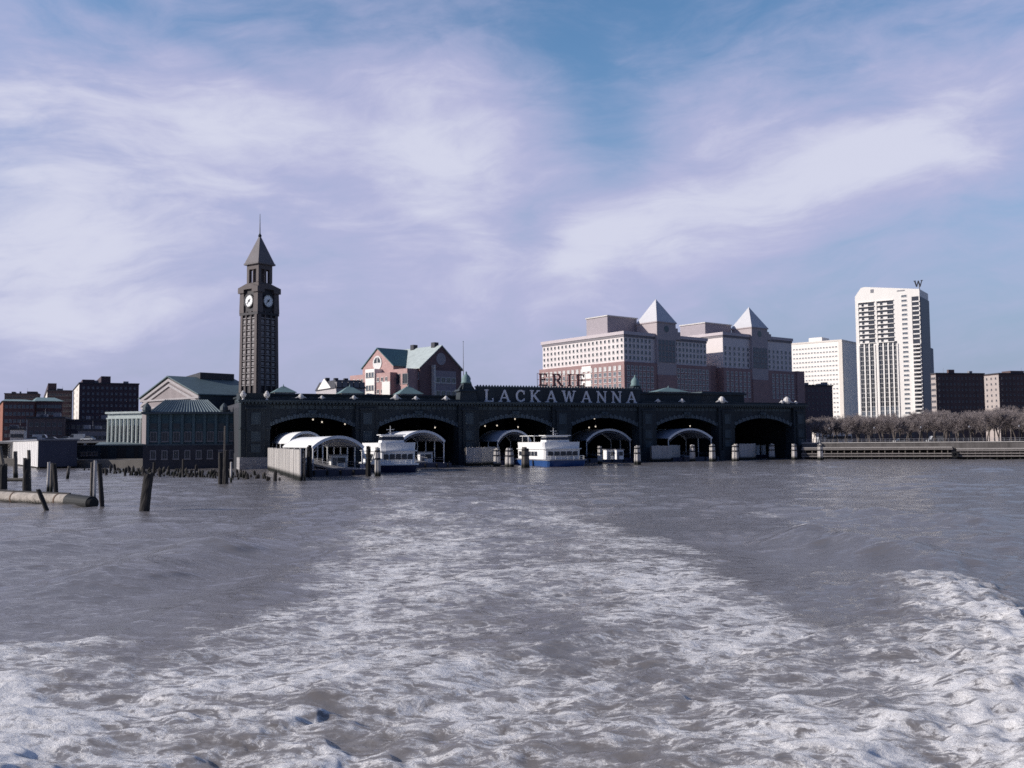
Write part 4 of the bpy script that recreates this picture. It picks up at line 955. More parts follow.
for y_ in (.91, .835, .755, .615, .54, .46, .39): w_.grid('L', LL*y_-1, LL*y_+1, 1, 5.0, 3.05, 21, 2.3, 2.85, frame_w, glass, .05)
w_.grid('L', LL*.17, LL*.30, 1, 5.0, 3.05, 31, 3.4, 1.45, frame_w, glass_blue, .15)
w_.finish()
mu = MB()
for y_ in (.96, .87, .795, .71, .66, .575, .50, .425, .36): mu.box(-.5, -.005, LL*y_-.45, LL*y_+.45, 2, zx(344))
mu.build('mullion', white_wall, o)
xx = ulen((o.location.x, o.location.y), (math.cos(R(55)), math.sin(R(55))), 937, 40)
MB().box(LR+.003, xx, 1.5, LL*.6, 0, zx(345.5)).build('rear_wing', mat('grey rear wing', (.26,.26,.29), .8, .2), o)

def block(name, label, pxk, Y, th, pxl, pxr, py, m, rows=0, cols=0, lcols=0, lm=None, cap=True, wsize=(1.3, 1.5), fm=None, gm=None, pent=None, group=None, wz=None):
    o, LR, LL, zt = bldg(name, label, pxk, Y, th, pxl, pxr, py, group=group)
    LL = LL if LL and LL > 2 else 16.0
    MB().box(0, LR, 0, LL, 0, zt).build('wall', m, o)
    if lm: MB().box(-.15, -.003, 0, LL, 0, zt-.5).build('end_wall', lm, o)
    if cap: MB().box(-.35, LR+.35, -.35, LL+.35, zt, zt+.7).build('parapet', darkroof if cap is True else cap, o)
    if pent:
        for (a, b_, dz) in pent: MB().box(LR*a, LR*b_, 1.5, LL*.7, zt+.703, zt+.7+dz).build('roof_house', m, o)
    rq = random.Random(name+label)
    for i in range(rq.randint(2, 4) if cap else 0):
        x_, s1 = LR*rq.uniform(.1, .9), rq.uniform(.6, 1.6); MB().box(x_-s1, x_+s1, 3, 3+s1*2, zt+.702, zt+.7+rq.uniform(.7, 1.7)).build('roof_vent', grey_metal, o)
    if cap: x_ = LR*rq.uniform(.15, .85); MB().tube((x_, 4, zt+.7), (x_, 4, zt+rq.uniform(3.5, 6)), .09, .05, 5).build('roof_mast', grey_metal, o)
    if rows:
        w_ = Windows(o); dz = wz or 3.3
        if cols: w_.grid('R', LR*.03, LR*.97, cols, zt-2.4, -dz, rows, wsize[0], wsize[1], fm or frame_d, gm or glass, .12)
        if lcols: w_.grid('L', LL*.05, LL*.95, lcols, zt-2.4, -dz, rows, wsize[0], wsize[1], fm or frame_d, gm or glass, .12, -.153 if lm else 0)
        w_.finish()
    return o, LR, LL, zt
block('apartment_block', 'dark brick flats with pale balconied end right of the white tower', 937, 540, 12, 932, 985, 374, brownbrick, 8, 12, 3, wsize=(1.0, 1.2), lm= mat('tan balcony wall', (.40,.345,.32), .85, .2), pent=((.3, .42, 2.0),))
block('apartment_block', 'dark brick flats cut by the right edge of the photo with pale end', 1000, 560, 12, 985, 1045, 374, brownbrick, 8, 11, 3, wsize=(1.0, 1.2), lm= mat('tan balcony wall', (.40,.345,.32), .85, .2), pent=((.3, .6, 1.4),))
block('brick_warehouse', 'low dark brown brick block between the office complex and white slab', 806, 500, 20, 799, 833, 386, mat('plum grey brick', (.15,.11,.115), .9, .2), 4, 6, 3, wsize=(.9, 1.1))
block('low_block', 'low brown brick block seen between the tree trunks below the white tower', 852, 430, 12, 846, 965, 430, greybrick, 1, 14, 2)
block('low_shelter', 'low pale pavilion behind the bare trees beside the terminal', 816, 372, 10, 812, 852, 432, cream, 1, 6, wsize=(2.5, 1.6))

# ------------------------------------------------------------------ town on the left
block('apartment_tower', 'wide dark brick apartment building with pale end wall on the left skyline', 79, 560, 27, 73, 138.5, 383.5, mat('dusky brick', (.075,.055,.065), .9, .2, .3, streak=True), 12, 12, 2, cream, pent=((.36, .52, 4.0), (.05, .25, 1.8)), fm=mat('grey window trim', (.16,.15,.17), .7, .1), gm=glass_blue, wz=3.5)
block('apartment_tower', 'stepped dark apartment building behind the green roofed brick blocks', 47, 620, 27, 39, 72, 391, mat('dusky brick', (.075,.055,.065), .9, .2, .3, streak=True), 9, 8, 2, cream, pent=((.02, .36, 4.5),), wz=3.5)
block('long_block', 'far low grey brown block at the left edge of the skyline', 4, 720, 22, None, 38, 394, greybrick, 6, 12, pent=((.65, .95, 1.5), (.2, .3, 1.2)))
for px, Y, r_, y_, lb in ((3, 420, 34.5, 401, 'orange brick block with green hipped roof at the far left edge'), (35.5, 432, 62, 401, 'brick block with green roof just right of the leftmost one')):
    o, LR, LL, zt = block('brick_block', lb, px, Y, 30, px-9, r_, y_, mat('shaded red brick', (.13,.075,.075), .9, .25, .3), 9, 7, 2, redbrick, cap=False, wz=3.2, fm=frame_d, gm=glass_blue)  # plum walls copy the red end brick with shade put into the colour
    MB().taper((LR/2, LL/2), LR+1.4, LL+1.4, zt+.01, LR*.7, LL*.4, zt+2.6).build('roof', patina, o)
block('low_block', 'dark flat roofed block in front of the green roofed brick blocks', 27, 380, 18, 18, 64, 418.5, greybrick, 2, 6, 2, stone_pale)
block('low_block', 'long dark flat roofed block below the wide apartment building', 64, 390, 14, 60, 108, 421, mat('slate brick', (.06,.055,.07), .9, .2), 3, 8, 1)
block('low_block', 'low grey building behind the white sheds and the annex', 78, 345, 12, 75, 108, 431, mat('grey render', (.20,.19,.21), .9, .2), 1, 6)
block('town_house', 'low pale house at the foot of the leftmost brick block', 10, 400, 20, 5, 24, 430, stone_pale, 2, 4, 1)

# ------------------------------------------------------------------ gangway canopies in front of the slips
def vof(px, py_water):
    """how far in front of / behind the facade a waterline seen at (px, py) lies"""
    p = gz(px, py_water); d = Vector((p.x-TO.x, p.y-TO.y)); return d.dot(Vector(TV)), d.dot(Vector(TE))
def canopy(label, pxl, pxr, pyw, pytop, pyeave, length, m):
    v, _ = vof((pxl+pxr)/2, pyw); u0, u1 = fu(pxl, v), fu(pxr, v); W = u1-u0; uc = (u0+u1)/2
    ztop = fh((pxl+pxr)/2, pytop, v); ze = fh((pxl+pxr)/2, pyeave, v)
    o = thing('gangway_canopy', label, 'canopy', tw(uc, v, 0), TH, 'vaulted canopies over the ferry gangways')
    rise = ztop-ze; hw_ = W/2; rr = (hw_*hw_+rise*rise)/(2*rise); am = math.asin(min(1, hw_/rr)); n = 16; rf = MB()
    prof = [(rr*math.sin(-am+2*am*i/n), ztop-rr+rr*math.cos(-am+2*am*i/n)) for i in range(n+1)]
    inn = [(x*.985, z-.14) for x, z in prof]
    rf.prism(prof+inn[::-1], 'y', 0, length); rf.build('roof', m, o)
    pr2 = [(x*1.005, z+.06) for x, z in prof]; in2 = [(x*.955, z-.50) for x, z in prof]
    for y in (-.25, length): MB().prism(pr2+in2[::-1], 'y', y, y+.24).build('end_arch', white, o)
    tr = MB(); 
    for i in range(1, n): tr.tube((in2[i][0], -.1, in2[i][1]), (in2[i][0]*.97, -.1, in2[i][1]-.5), .05, None, 5)
    for i in range(n): tr.tube((in2[i][0]*.97, -.1, in2[i][1]-.5), (in2[i+1][0]*.97, -.1, in2[i+1][1]-.5), .07, None, 5)
    tr.build('arch_truss', grey_metal, o)
    nb = max(2, int(length/6)+1)
    for k in range(nb):
        for sg in (-1, 1):
            y = .2+(length-.4)*k/(nb-1); MB().tube((sg*(hw_-.25), y, 1.2), (sg*(hw_-.25), y, ze), .14, None, 8).build('post', white, o)
    for sg in (-1, 1):
        MB().tube((sg*(hw_-.25), .2, ze), (sg*(hw_-.25), length-.2, ze), .12, None, 6).build('eaves_beam', grey_metal, o)
        rl = MB()
        for z in (2.0, 2.5): rl.tube((sg*(hw_-.25), .2, z), (sg*(hw_-.25), length-.2, z), .05, None, 6)
        for k in range(nb): y = .2+(length-.4)*k/(nb-1); rl.tube((sg*(hw_-.25), y, 1.3), (sg*(hw_-.25), y, 2.5), .155, None, 6)
        rl.build('railing', grey_metal, o)
    gg = MB(); gg.add([(-1.6, 1.0, 1.25), (1.6, 1.0, 1.25), (1.6, length, 2.2), (-1.6, length, 2.2), (-1.6, 1.0, 1.45), (1.6, 1.0, 1.45), (1.6, length, 2.4), (-1.6, length, 2.4)], [(0,3,2,1),(4,5,6,7),(0,1,5,4),(1,2,6,5),(2,3,7,6),(3,0,4,7)])
    for sg in (-1, 1):
        gg.tube((sg*1.5, 1, 2.5), (sg*1.5, length, 3.4), .05, None, 5)
        for i in range(6): y = 1+(length-1)*i/5; z = 1.4+.95*(y-1)/(length-1); gg.tube((sg*1.5, y, z), (sg*1.5, y, z+1.1), .04, None, 5)
    gg.build('gangway', grey_metal, o)
    bo = tag(MB().box(-hw_-1.0, hw_+1.0, -2.0, length+.5, -1.5, 1.2).build('landing_barge', navy), 'low dark landing barge under the ' + label.split(' over ')[0].split(' beside ')[0], 'barge', 'landing barges in the slips')
    bo.location = tw(uc, v, 0); bo.rotation_euler = (0,0,TH)
    for i in range(5): x = -hw_+2*hw_*i/4; MB().tube((x, -2.15, .2), (x, -2.15, 1.1), .22, None, 8).build('rubber_fender', rubber, bo)
    for sg in (-1, 1): MB().tube((sg*(hw_+.6), -1.4, 1.2), (sg*(hw_+.6), -1.4, 1.7), .16, None, 8).build('bollard', black, bo)
    return o, bo
grey_fab = mat('grey blue canopy sheet', (.42,.45,.50), .6, .15, .4)
cs = [canopy('rear white vaulted canopy over the leftmost slip', 288.5, 324, 470, 431.5, 443, 24, white_fab),
      canopy('widest white vaulted canopy beside the leftmost ferry', 312, 364, 475.5, 436, 447, 32, white_fab),
      canopy('white arched canopy over the slip right of the leftmost ferry', 400, 445, 468, 430.5, 441, 22, white_fab),
      canopy('grey vaulted canopy over the slip behind the blue hulled ferry', 497, 531, 464.5, 430, 441, 14, grey_fab),
      canopy('grey vaulted canopy over the slip just right of the blue hulled ferry', 586, 631, 462.0, 429, 440, 12, grey_fab),
      canopy('rightmost grey vaulted canopy over a slip near the bare right arch', 668, 712, 461, 428.5, 438, 14, grey_fab)]
for (o_, b_), lb in zip(cs, ('low dark landing barge under the rear white vaulted canopy', 'low dark landing barge under the widest white canopy', 'low dark landing barge right of the leftmost ferry',
                        'low dark landing barge behind the blue hulled ferry', 'low dark landing barge just right of the blue hulled ferry', 'low dark landing barge under the rightmost grey canopy')): b_['label'] = lb
# luggage of the landing: ticket cabins seen below the left canopies
for px, pyw, lb in ((338, 474, 'small white cabin under the widest canopy by the leftmost ferry'), (425, 467.5, 'small white cabin inside the slip behind the leftmost ferry'), (610, 464, 'small white cabin on the landing right of the blue hulled ferry'), (618, 464, 'narrow white cabin beside the larger cabin right of the blue hulled ferry')):
    v, u = vof(px, pyw); v += 4.0; u = fu(px, v)
    o = thing('ticket_cabin', lb, 'cabin', tw(u, v, 1.2), TH, 'white cabins on the landings')
    wd = 1.1 if lb.startswith('narrow') else 1.7
    MB().box(-wd, wd, -1, 1, 0, 2.6).build('wall', white, o); MB().box(-wd-.2, wd+.2, -1.2, 1.2, 2.6, 2.8).build('roof', grey_metal, o)
    MB().box(-wd*.2, wd*.8, -1.06, -1.003, 1.0, 2.1).build('window', glass, o); MB().box(-wd*.8, -wd*.3, -1.06, -1.003, 0.05, 2.1).build('door', grey_metal, o)

# ------------------------------------------------------------------ the two ferries (bow or stern towards the river, hull along the slip)
def bow_y(t): return 3.4*(1-max(0, math.cos(t))**.32)       # a blunt, slightly rounded bow
def hull_shape(L, B, z0, z1, flare=.25, rake=1.0, n=10):
    """plan outline with a rounded bow at y = 0, stern at y = L; lower outline is narrower and set back at the bow"""
    def outline(b, y0):
        pts = []
        for i in range(n+1):
            t = -PI/2 + PI*i/n; pts.append((b/2*max(-1, min(1, 1.12*math.sin(t))), y0 + bow_y(t)))
        return pts + [(b/2, L), (-b/2, L)]
    a, c = outline(B-2*flare, rake), outline(B, 0.0); m = len(a); vs = [(x, y, z0) for x, y in a]+[(x, y, z1) for x, y in c]
    fs = [list(range(m))[::-1], list(range(m, 2*m))]+[(i, (i+1) % m, m+(i+1) % m, m+i) for i in range(m)]
    return vs, fs
def ferry(label, px, pyw, W, L, ztop, m_hull, m_top, style, rot=0.0):
    p = gz(px, pyw); an = TH+rot; o = thing('ferry', label, 'ferry', (p.x+math.cos(an)*W/2, p.y+math.sin(an)*W/2, 0), an, 'ferries lying in the slips')
    h1 = ztop*.20
    vs, fs = hull_shape(L, W, -0.8, h1); MB().add(vs, fs).build('hull', m_hull, o)
    vs, fs = hull_shape(L+.3, W+.3, h1*.92, h1*.92+.28, 0.0, 0.0); rub = MB().add([(x, y-.15, z) for x, y, z in vs], fs); rub.build('rubbing_strake', m_top if style else grey_metal, o)
    y1 = 1.6 if style else 3.0
    c1 = ztop*.52; vs, fs = hull_shape(L-y1-1, W-.5, h1+.02, c1, .05, .6); MB().add([(x, y+y1, z) for x, y, z in vs], fs).build('main_cabin', m_top, o)
    for sg in (-1, 1):
        wn = MB()
        for i in range(6):
            ya = L*.36+(L*.58)*i/6; wn.box(sg*(W/2-.25)-.04, sg*(W/2-.25)+.04, ya, ya+L*.58/6*.86, h1+.35*(c1-h1), h1+.78*(c1-h1))
        wn.build('cabin_window', glass, o)
    for i in range(-2, 3):
        yb_ = y1+.3+bow_y(math.asin(abs(i)*W*.16/((W-.5)/2*1.12))); MB().box(i*W*.16-W*.066, i*W*.16+W*.066, yb_-.22, yb_+.6, h1+.36*(c1-h1), h1+.80*(c1-h1)).build('bow_window', glass, o)
    # upper deck with solid bulwark
    u0 = c1+.01; u1 = ztop*.74
    vs, fs = hull_shape(L-y1-.4, W+.1, u0, u0+.22, 0, 0); MB().add([(x, y+y1-.4, z) for x, y, z in vs], fs).build('upper_deck', m_top, o)
    vs, fs = hull_shape(L*.8, W-.1, u0+.23, u1, .12, .2); ub = MB().add([(x, y+y1+.5, z) for x, y, z in vs], fs); ub.build('bulwark', m_top, o)
    # wheelhouse
    yw = L*.28; wh = MB(); wh.taper((0, yw+2.0), W*.62, 4.0, u1, W*.56, 3.4, ztop*.93); wh.build('wheelhouse', m_top, o)
    ww = MB(); ww.taper((0, yw+2.0), W*.62, 4.08, u1+(ztop*.93-u1)*.35, W*.60, 3.72, u1+(ztop*.93-u1)*.80); ww.build('wheelhouse_window', glass, o)
    MB().box(-W*.34, W*.34, yw-.4, yw+4.4, ztop*.93, ztop*.93+.18).build('wheelhouse_roof', m_top, o)
    if not style:
        aw = MB(); aw.box(-W*.46, W*.46, yw+5.0, L*.92, ztop*.93, ztop*.93+.15)
        for sg in (-1, 1):
            for k in range(3): aw.tube((sg*W*.42, yw+5.5+k*(L*.9-yw-6)/2, u1), (sg*W*.42, yw+5.5+k*(L*.9-yw-6)/2, ztop*.93), .07, None, 6)
        aw.build('awning', m_top, o)
    ms_ = MB(); ms_.tube((0, yw+3, ztop*.93+.18), (0, yw+3, ztop*1.18), .08, .04, 6); ms_.tube((-.9, yw+3, ztop*1.08), (.9, yw+3, ztop*1.08), .04, None, 5); ms_.build('mast', m_top, o)
    rd = MB(); rd.box(-.7, .7, yw+1.5, yw+1.75, ztop*.93+.55, ztop*.93+.75); rd.tube((0, yw+1.62, ztop*.93+.18), (0, yw+1.62, ztop*.93+.55), .12); rd.build('radar', grey_metal, o)
    rl = MB()
    for i in range(11):
        t = -PI/2+PI*i/10; x, y = W*.47*max(-1, min(1, 1.12*math.sin(t))), .3+bow_y(t); rl.tube((x, y, h1), (x, y, h1+1.0), .035, None, 5)
        if i: rl.tube(pv, (x, y, h1+1.0), .035, None, 5); rl.tube((pv[0], pv[1], pv[2]-.5), (x, y, h1+.5), .025, None, 5)
        pv = (x, y, h1+1.0)
    rl.build('bow_rail', m_top, o)
    for sg in (-1, 1): MB().tube((sg*(W/2+.12), L*.45, h1*.2), (sg*(W/2+.12), L*.45, h1*.9), .22, None, 8).build('tyre_fender', rubber, o)
    return o
f1 = ferry('white ferry with navy hull lying beside the widest white canopy', 381, 473, 8.2, 27, 8.6, navy, white, 1, R(-5))
f2 = ferry('white ferry with blue hull in the middle slip under the board', 549, 467, 10.4, 24, 8.3, blue_hull, white, 0, R(-4))

# ------------------------------------------------------------------ board fenders, pile clusters
def fender_rack(label, pts, zt, m, group='board fenders at the mouths of the slips'):
    """a fence of upright boards along pts (u, v in the terminal's frame)"""
    u0, v0 = pts[0]; o = thing('board_fender', label, 'fender', tw(u0, v0, 0), TH, group); bd = MB(); wl = MB(); ps = []
    for (a, b), (c, d) in zip(pts, pts[1:]):
        L = math.hypot(c-a, d-b); n = max(2, int(L/.42)); ex, ey = (c-a)/L, (d-b)/L; nx, ny = ey, -ex
        for i in range(n):
            s0, s1 = L*i/n+.03, L*(i+1)/n-.03; top = zt+rnd.uniform(-.16, .08); q = rnd.uniform(-.03, .03)
            P = [(a-u0+ex*s_+nx*w_, b-v0+ey*s_+ny*w_) for s_, w_ in ((s0, -.1+q), (s1, -.1+q), (s1, .1+q), (s0, .1+q))]
            bd.prism(P, 'z', -1.5, top)
        for z in (1.0, zt*.55, zt-.7):
            wl.prism([(a-u0+ex*s_+nx*w_, b-v0+ey*s_+ny*w_) for s_, w_ in ((0, -.42), (L, -.42), (L, -.14), (0, -.14))], 'z', z, z+.32)
        for i in range(int(L/4)+1): ps.append((a-u0+ex*min(L, i*4.0)-nx*.6, b-v0+ey*min(L, i*4.0)-ny*.6))
    bd.build('boards', m, o); wl.build('waler', timber_dark, o)
    for x, y in ps: MB().tube((x, y, -1.5), (x, y, zt-.25), .2, .18, 7).build('pile', timber, o)
    return o
v0, u0 = vof(301, 481); v1, u1 = vof(268, 470)
fender_rack('long bleached board fence running out from the left end of the terminal', [(u1, v1), (u0, v0)], 5.4, timber_pale)
def short_rack(label, pxl, pxm, pxr, pyw, py_top, depth):
    v, _ = vof(pxl, pyw); a, b_ = fu(pxl, v), fu(pxm, v); c_ = fu(pxr, v+depth); zt = fh(pxl, py_top, v)
    pts = [(a, v), (b_, v)] + ([(c_, v+depth)] if pxr else [])
    return fender_rack(label, pts, zt, timber_pale)
short_rack('bleached board fender between the second and third piers', 466, 481, 499, 466, 447.2, 6)
short_rack('bleached board fender in front of the rightmost grey canopy', 651.5, 668.5, 679.5, 462.0, 445.5, 5)
short_rack('bleached board fender in the rightmost slip', 739, 752, 755, 460.2, 443.8, 4)
def dolphin(label, px, pyw, pyt, wpx, n=7, m=None, dark_top=False, lean=0.0, group='clusters of bound mooring piles'):
    p = gz(px, pyw); H = hz(px, pyt, p.y); W = wpx*p.y/950; o = thing('mooring_dolphin', label, 'mooring piles', (p.x, p.y, 0), rnd.uniform(0, 6), group)
    m = m or timber_pale; r = W*.19; rb = W*.36
    for i in range(n):
        a = 2*PI*i/(n-1) if i else 0; d = 0 if i == 0 else 1
        b0 = (d*rb*1.05*math.cos(a), d*rb*1.05*math.sin(a), -2.0); b1 = (d*rb*.72*math.cos(a)+lean, d*rb*.72*math.sin(a), H*(1.0 if i == 0 else rnd.uniform(.90, 1.0)))
        MB().tube(b0, b1, r*1.05, r*.92, 8).build('pile', m, o)
    for f in (.60, .86): MB().tube((lean*f, 0, H*f-.16), (lean*f, 0, H*f+.16), rb*(1.05-.33*f)+r*1.06, None, 14, cap=False).build('wire_binding', black, o)
    return o
dolphin('dark tall pile cluster rising in front of the widest canopy', 309, 477.5, 445, 5.5, 6, timber_dark)
dolphin('dark pile cluster left of the leftmost ferry bow', 368.5, 476, 446, 5.0, 6, timber_dark)
dolphin('bleached pile pair at the corner of the leftmost ferry', 377.5, 476.5, 447, 6, 6)
dolphin('pale pile cluster right of the board fender near the middle slip', 497, 466.5, 448, 7)
dolphin('pale pile cluster under the left end of the grey canopy behind the blue ferry', 509.5, 467.5, 448, 9, 7)
dolphin('brown pile cluster against the left side of the blue hulled ferry', 525.5, 468, 447, 8, 7, timber)
dolphin('pale pile cluster just left of the big pier right of the blue ferry', 600, 464, 446, 5)
dolphin('pale pile cluster standing under the right end of the name board', 637.5, 464.5, 445.5, 7)
dolphin('pale pile cluster right of the board fender and rightmost canopy', 692.5, 461.5, 444.5, 5.6)
dolphin('pale pile cluster in front of the last pier but one', 712.5, 461.5, 444, 6.5)
dolphin('pale pile cluster at the left mouth of the rightmost slip', 735.5, 461.5, 444, 6.5)
dolphin('pale pile cluster in the middle of the rightmost slip', 772, 459.5, 443.5, 5.8)
dolphin('pale pile cluster at the right end of the terminal', 794.5, 459.8, 443.8, 5.6)
dolphin('pale pile cluster standing alone before the esplanade pier', 820.5, 460, 443.5, 5.8)
for i, px in enumerate((757, 763, 780)):
    v = 14.0; u = fu(px, v); z = 1.2
    o = tag(MB().box(-.65, .65, -.4, .4, 0, 3.0).box(-.75, .75, -.5, .5, 3.0, 3.2).box(-.4, .4, -.45, -.403, 1.2, 2.5).build('white_cabinet', white), 'small white cabinet on the landing inside the rightmost slip', 'cabinet', 'white cabinets in the rightmost slip'); o.location = tw(u, v, z); o.rotation_euler = (0,0,TH)
u0, u1 = fu(748, 14), fu(788, 14)
o = tag(MB().box(u0, u1, 0, 6, -1.5, 1.2).box(u0, u1, -.25, -.003, .3, .9).build('landing_barge', navy), 'low dark landing barge carrying white cabinets in the rightmost slip', 'barge', 'landing barges in the slips'); o.location = tw(0, 12, 0); o.rotation_euler = (0,0,TH)
# mooring chain between the ferry and the piles
a_, b_ = gz(362, 474), gz(375, 476.5); ch = MB(); pr = None
for i in range(17):
    t = i/16; z = 6.0+(4.8-6.0)*t - 3.3*4*t*(1-t)*.9; q = (a_.x+(b_.x-a_.x)*t, a_.y+(b_.y-a_.y)*t, z)
    if pr: ch.tube(pr, q, .14, None, 6)
    pr = q
tag(ch.build('mooring_rope', white), 'pale slack rope looping between two pile clusters by the leftmost ferry', 'rope')

# ------------------------------------------------------------------ rotted pile field on the left
stubs = []
for k in range(5):
    b = MB(); h = (1.0, .7, 1.25, .5, .85)[k]; ln = (0.1, -.15, .25, -.3, .0)[k]
    n = 8; b.tube((0,0,-1.5), (ln,.05,h), .30, .24, n); b.tube((ln,.05,h-.02), (ln*1.1,.06,h+.22), .17, .06, 6)
    stubs.append(b.mesh('pile_stump', timber_dark if k % 4 else timber))
nst = 0
for row, (xa, ya, xb, yb, n) in enumerate(((96, 471.5, 262, 476.5, 44), (100, 473.0, 270, 478.8, 46), (108, 474.0, 286, 481.0, 44), (84, 470.0, 200, 473.0, 30), (120, 475.6, 262, 478.0, 26))):
    for i in range(n):
        if rnd.random() < .10: continue
        f = (i+rnd.uniform(-.3, .3))/n; p = gz(xa+(xb-xa)*f, ya+(yb-ya)*f+rnd.uniform(-.9, .9))
        o = bpy.data.objects.new('pile_stump', stubs[rnd.randrange(5)]); C.objects.link(o); o.location = (p.x, p.y, rnd.uniform(-.5, .15)); o.rotation_euler = (rnd.gauss(0,.12),rnd.gauss(0,.12),rnd.uniform(0, 6.28)); s_ = rnd.uniform(.7, 1.35); o.scale = (s_, s_, s_)
        tag(o, 'short rotted pile stump standing in the stump field before the teal wing', 'pile', 'rotted pile stumps'); nst += 1
def pile(label, px, pyw, pyt, wpx, lean_px=0.0, m=None, group='old timber piles', nm='timber_pile', z0=-2.0):
    p = gz(px, pyw); H = hz(px, pyt, p.y); W = wpx*p.y/950/2; lx = lean_px*p.y/950; b = MB(); n = 9
    rr_ = random.Random(label); n = 14; K_ = 9; vs = []; ph = [rr_.uniform(-.14, .12) for _ in range(n)]
    for j in range(K_+1):
        f = j/K_; cx_ = -lx*.3+lx*1.3*f + rr_.gauss(0, .02)*W; z_ = z0+(H-z0)*f; rk = W*(1.06-.16*f)*(1+rr_.gauss(0, .03))
        for i in range(n):
            a = 2*PI*i/n; r_ = rk*(1+ph[i]+rr_.gauss(0, .035)); vs.append((cx_+r_*math.cos(a), r_*math.sin(a), z_+(rr_.uniform(-.55, .12)*W if j == K_ else 0)))
    vs.append((lx, 0, H-.12*W)); b.add(vs, [(j*n+i, j*n+(i+1) % n, (j+1)*n+(i+1) % n, (j+1)*n+i) for j in range(K_) for i in range(n)]+[(K_*n+i, K_*n+(i+1) % n, (K_+1)*n) for i in range(n)])
    o = tag(b.build(nm, m or timber, smooth=False), label, 'pile', group); o.location = (p.x, p.y, 0); return o
# the two dark clusters by the left end of the terminal
pile('tall thin pale pile rising behind the dark cluster at the terminal corner', 224, 478, 426, 2.0, .5, timber)
pile('dark pile of the cluster at the terminal corner, its left one', 220.5, 484, 452, 5, 0, timber_dark)
pile('dark pile of the cluster at the terminal corner, its thick middle one', 225.5, 484.5, 450, 5.5, .3, timber_dark)
pile('pale short pile just right of the dark cluster at the terminal corner', 231, 482, 462, 2.2, 0, timber_pale)
pile('short dark pile standing against the teal wing left of the corner cluster', 183, 476, 459, 2.4, 0, timber_dark)
pile('short leaning dark pile among the stumps before the low dark shed', 153, 476, 462, 2.6, 1.0, timber_dark)
# the near ones
pile('thick leaning black pile standing alone in open water', 143.5, 510.5, 472.5, 9.5, 4.5, timber_dark)
pile('pale slim pile standing at the dark end of the floating pontoon', 93.8, 505, 460.5, 3.4, .8, timber_pale)
pile('second slim pile tight against the pale one at the pontoon end', 91.2, 503, 462, 3.0, .3, timber)
pile('leaning dark pile right of the pale slim ones at the pontoon end', 102.5, 507.5, 463, 4.4, -4.2, timber_dark)
pile('short black post leaning out of the water before the pontoon', 51.5, 511, 489, 4.6, -13.5, timber_dark)
pile('left pale pile of the trio behind the pontoon', 47.8, 492, 462, 3.0, .5, timber_pale)
pile('middle pale pile of the trio behind the pontoon', 51.0, 493, 463, 3.2, .4, timber)
pile('dark right pile of the trio behind the pontoon', 56.5, 494, 463.5, 4.2, -3.0, timber_dark)
pile('thick black pile behind the pontoon with a taller thin one beside', 26.5, 492, 458, 7.0, -.5, timber_dark)
pile('thin grey pile rising above the thick black one behind the pontoon', 29.5, 491, 450, 3.6, -1.6, timber)
pile('thick black pile at the left edge of the photo behind the pontoon', 2.5, 490, 464, 8.5, 0, timber_dark)
pile('leaning grey pile at the left edge before the white shed', 6, 479, 446, 3.4, -7, timber)
pile('grey pile standing in front of the lit white shed wall', 15.5, 478, 451, 4.0, -1.0, timber)
pile('short leaning pile in the water before the shaded shed wall', 66.5, 479, 466, 3.0, 2.5, timber)
p0, p1 = gz(6, 486), gz(25, 486); o = tag(MB().tube((p0.x, p0.y, 1.0), (p1.x, p1.y, 1.0), .28, None, 8).build('floating_boom', timber), 'low dark timber boom floating between two thick black piles', 'boom')
# pontoon
a_, b_ = gz(-60, 497), gz(70, 504); a_.z = b_.z = .34; po = tag(MB().tube(a_, b_, 0.74, None, 24).build('pontoon', pontoon_m, smooth=False), 'long stained cream pontoon with a black end floating among old piles', 'pontoon')
dr = (b_-a_).normalized(); rg = MB()
for f in (.3, .62, .93): q = a_+(b_-a_)*f; rg.tube(q-dr*.12, q+dr*.12, .78, None, 24)
rg.build('steel_band', mat('rusty steel', (.12,.075,.05), .8, .4, 2), po)
e1 = gz(92, 506); e1.z = .3; MB().tube(b_+dr*.003, e1, .80, .72, 20).tube(e1-dr*.1, e1+dr*.25, .7, .45, 20).build('rubber_end', rubber, po)
MB().tube(a_+Vector((0,0,.76)), b_+Vector((0,0,.76)), .14, None, 6).build('top_rail', timber_dark, po)

# ------------------------------------------------------------------ sheds and parking deck on the left
k = at(38, 452, 262); o = thing('pier_shed', 'white metal shed on piles with one sunlit and one shaded wall', 'shed', (k.x, k.y, 0), R(33))
zt = hz(38, 440.5, 262); LR = ulen((k.x, k.y), (math.cos(R(33)), math.sin(R(33))), 77, 5); LL = ulen((k.x, k.y), (-math.sin(R(33)), math.cos(R(33))), -14, 5); zb_ = hz(38, 467, 262)
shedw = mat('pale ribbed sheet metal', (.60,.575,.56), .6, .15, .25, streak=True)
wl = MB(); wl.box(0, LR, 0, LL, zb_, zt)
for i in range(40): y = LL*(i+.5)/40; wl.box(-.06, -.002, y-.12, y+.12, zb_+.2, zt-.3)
wl.build('wall', shedw, o); dw = MB().box(-.02, LR, -.10, -.003, zb_, zt).build('wall', mat('shade blue sheet metal', (.05,.055,.085), .6, .2, .25, streak=True), o); dw['label'] = 'wall facing the water, its shade painted dark blue'  # shaded side of the pale shed put in as a dark blue sheet
MB().box(-.4, LR+.4, -.4, LL+.4, zt, zt+.35).build('roof_edge', grey_metal, o)
MB().box(.5, LR-.5, .5, LL-.5, -.4, zb_-.003).build('underside_shade', timber_dark, o)  # dark box standing in for the shade beneath the shed floor
for i in range(6): MB().tube((LR*i/5, -.2, -2), (LR*i/5, -.2, zb_), .25, None, 8).build('pile', timber_dark, o)
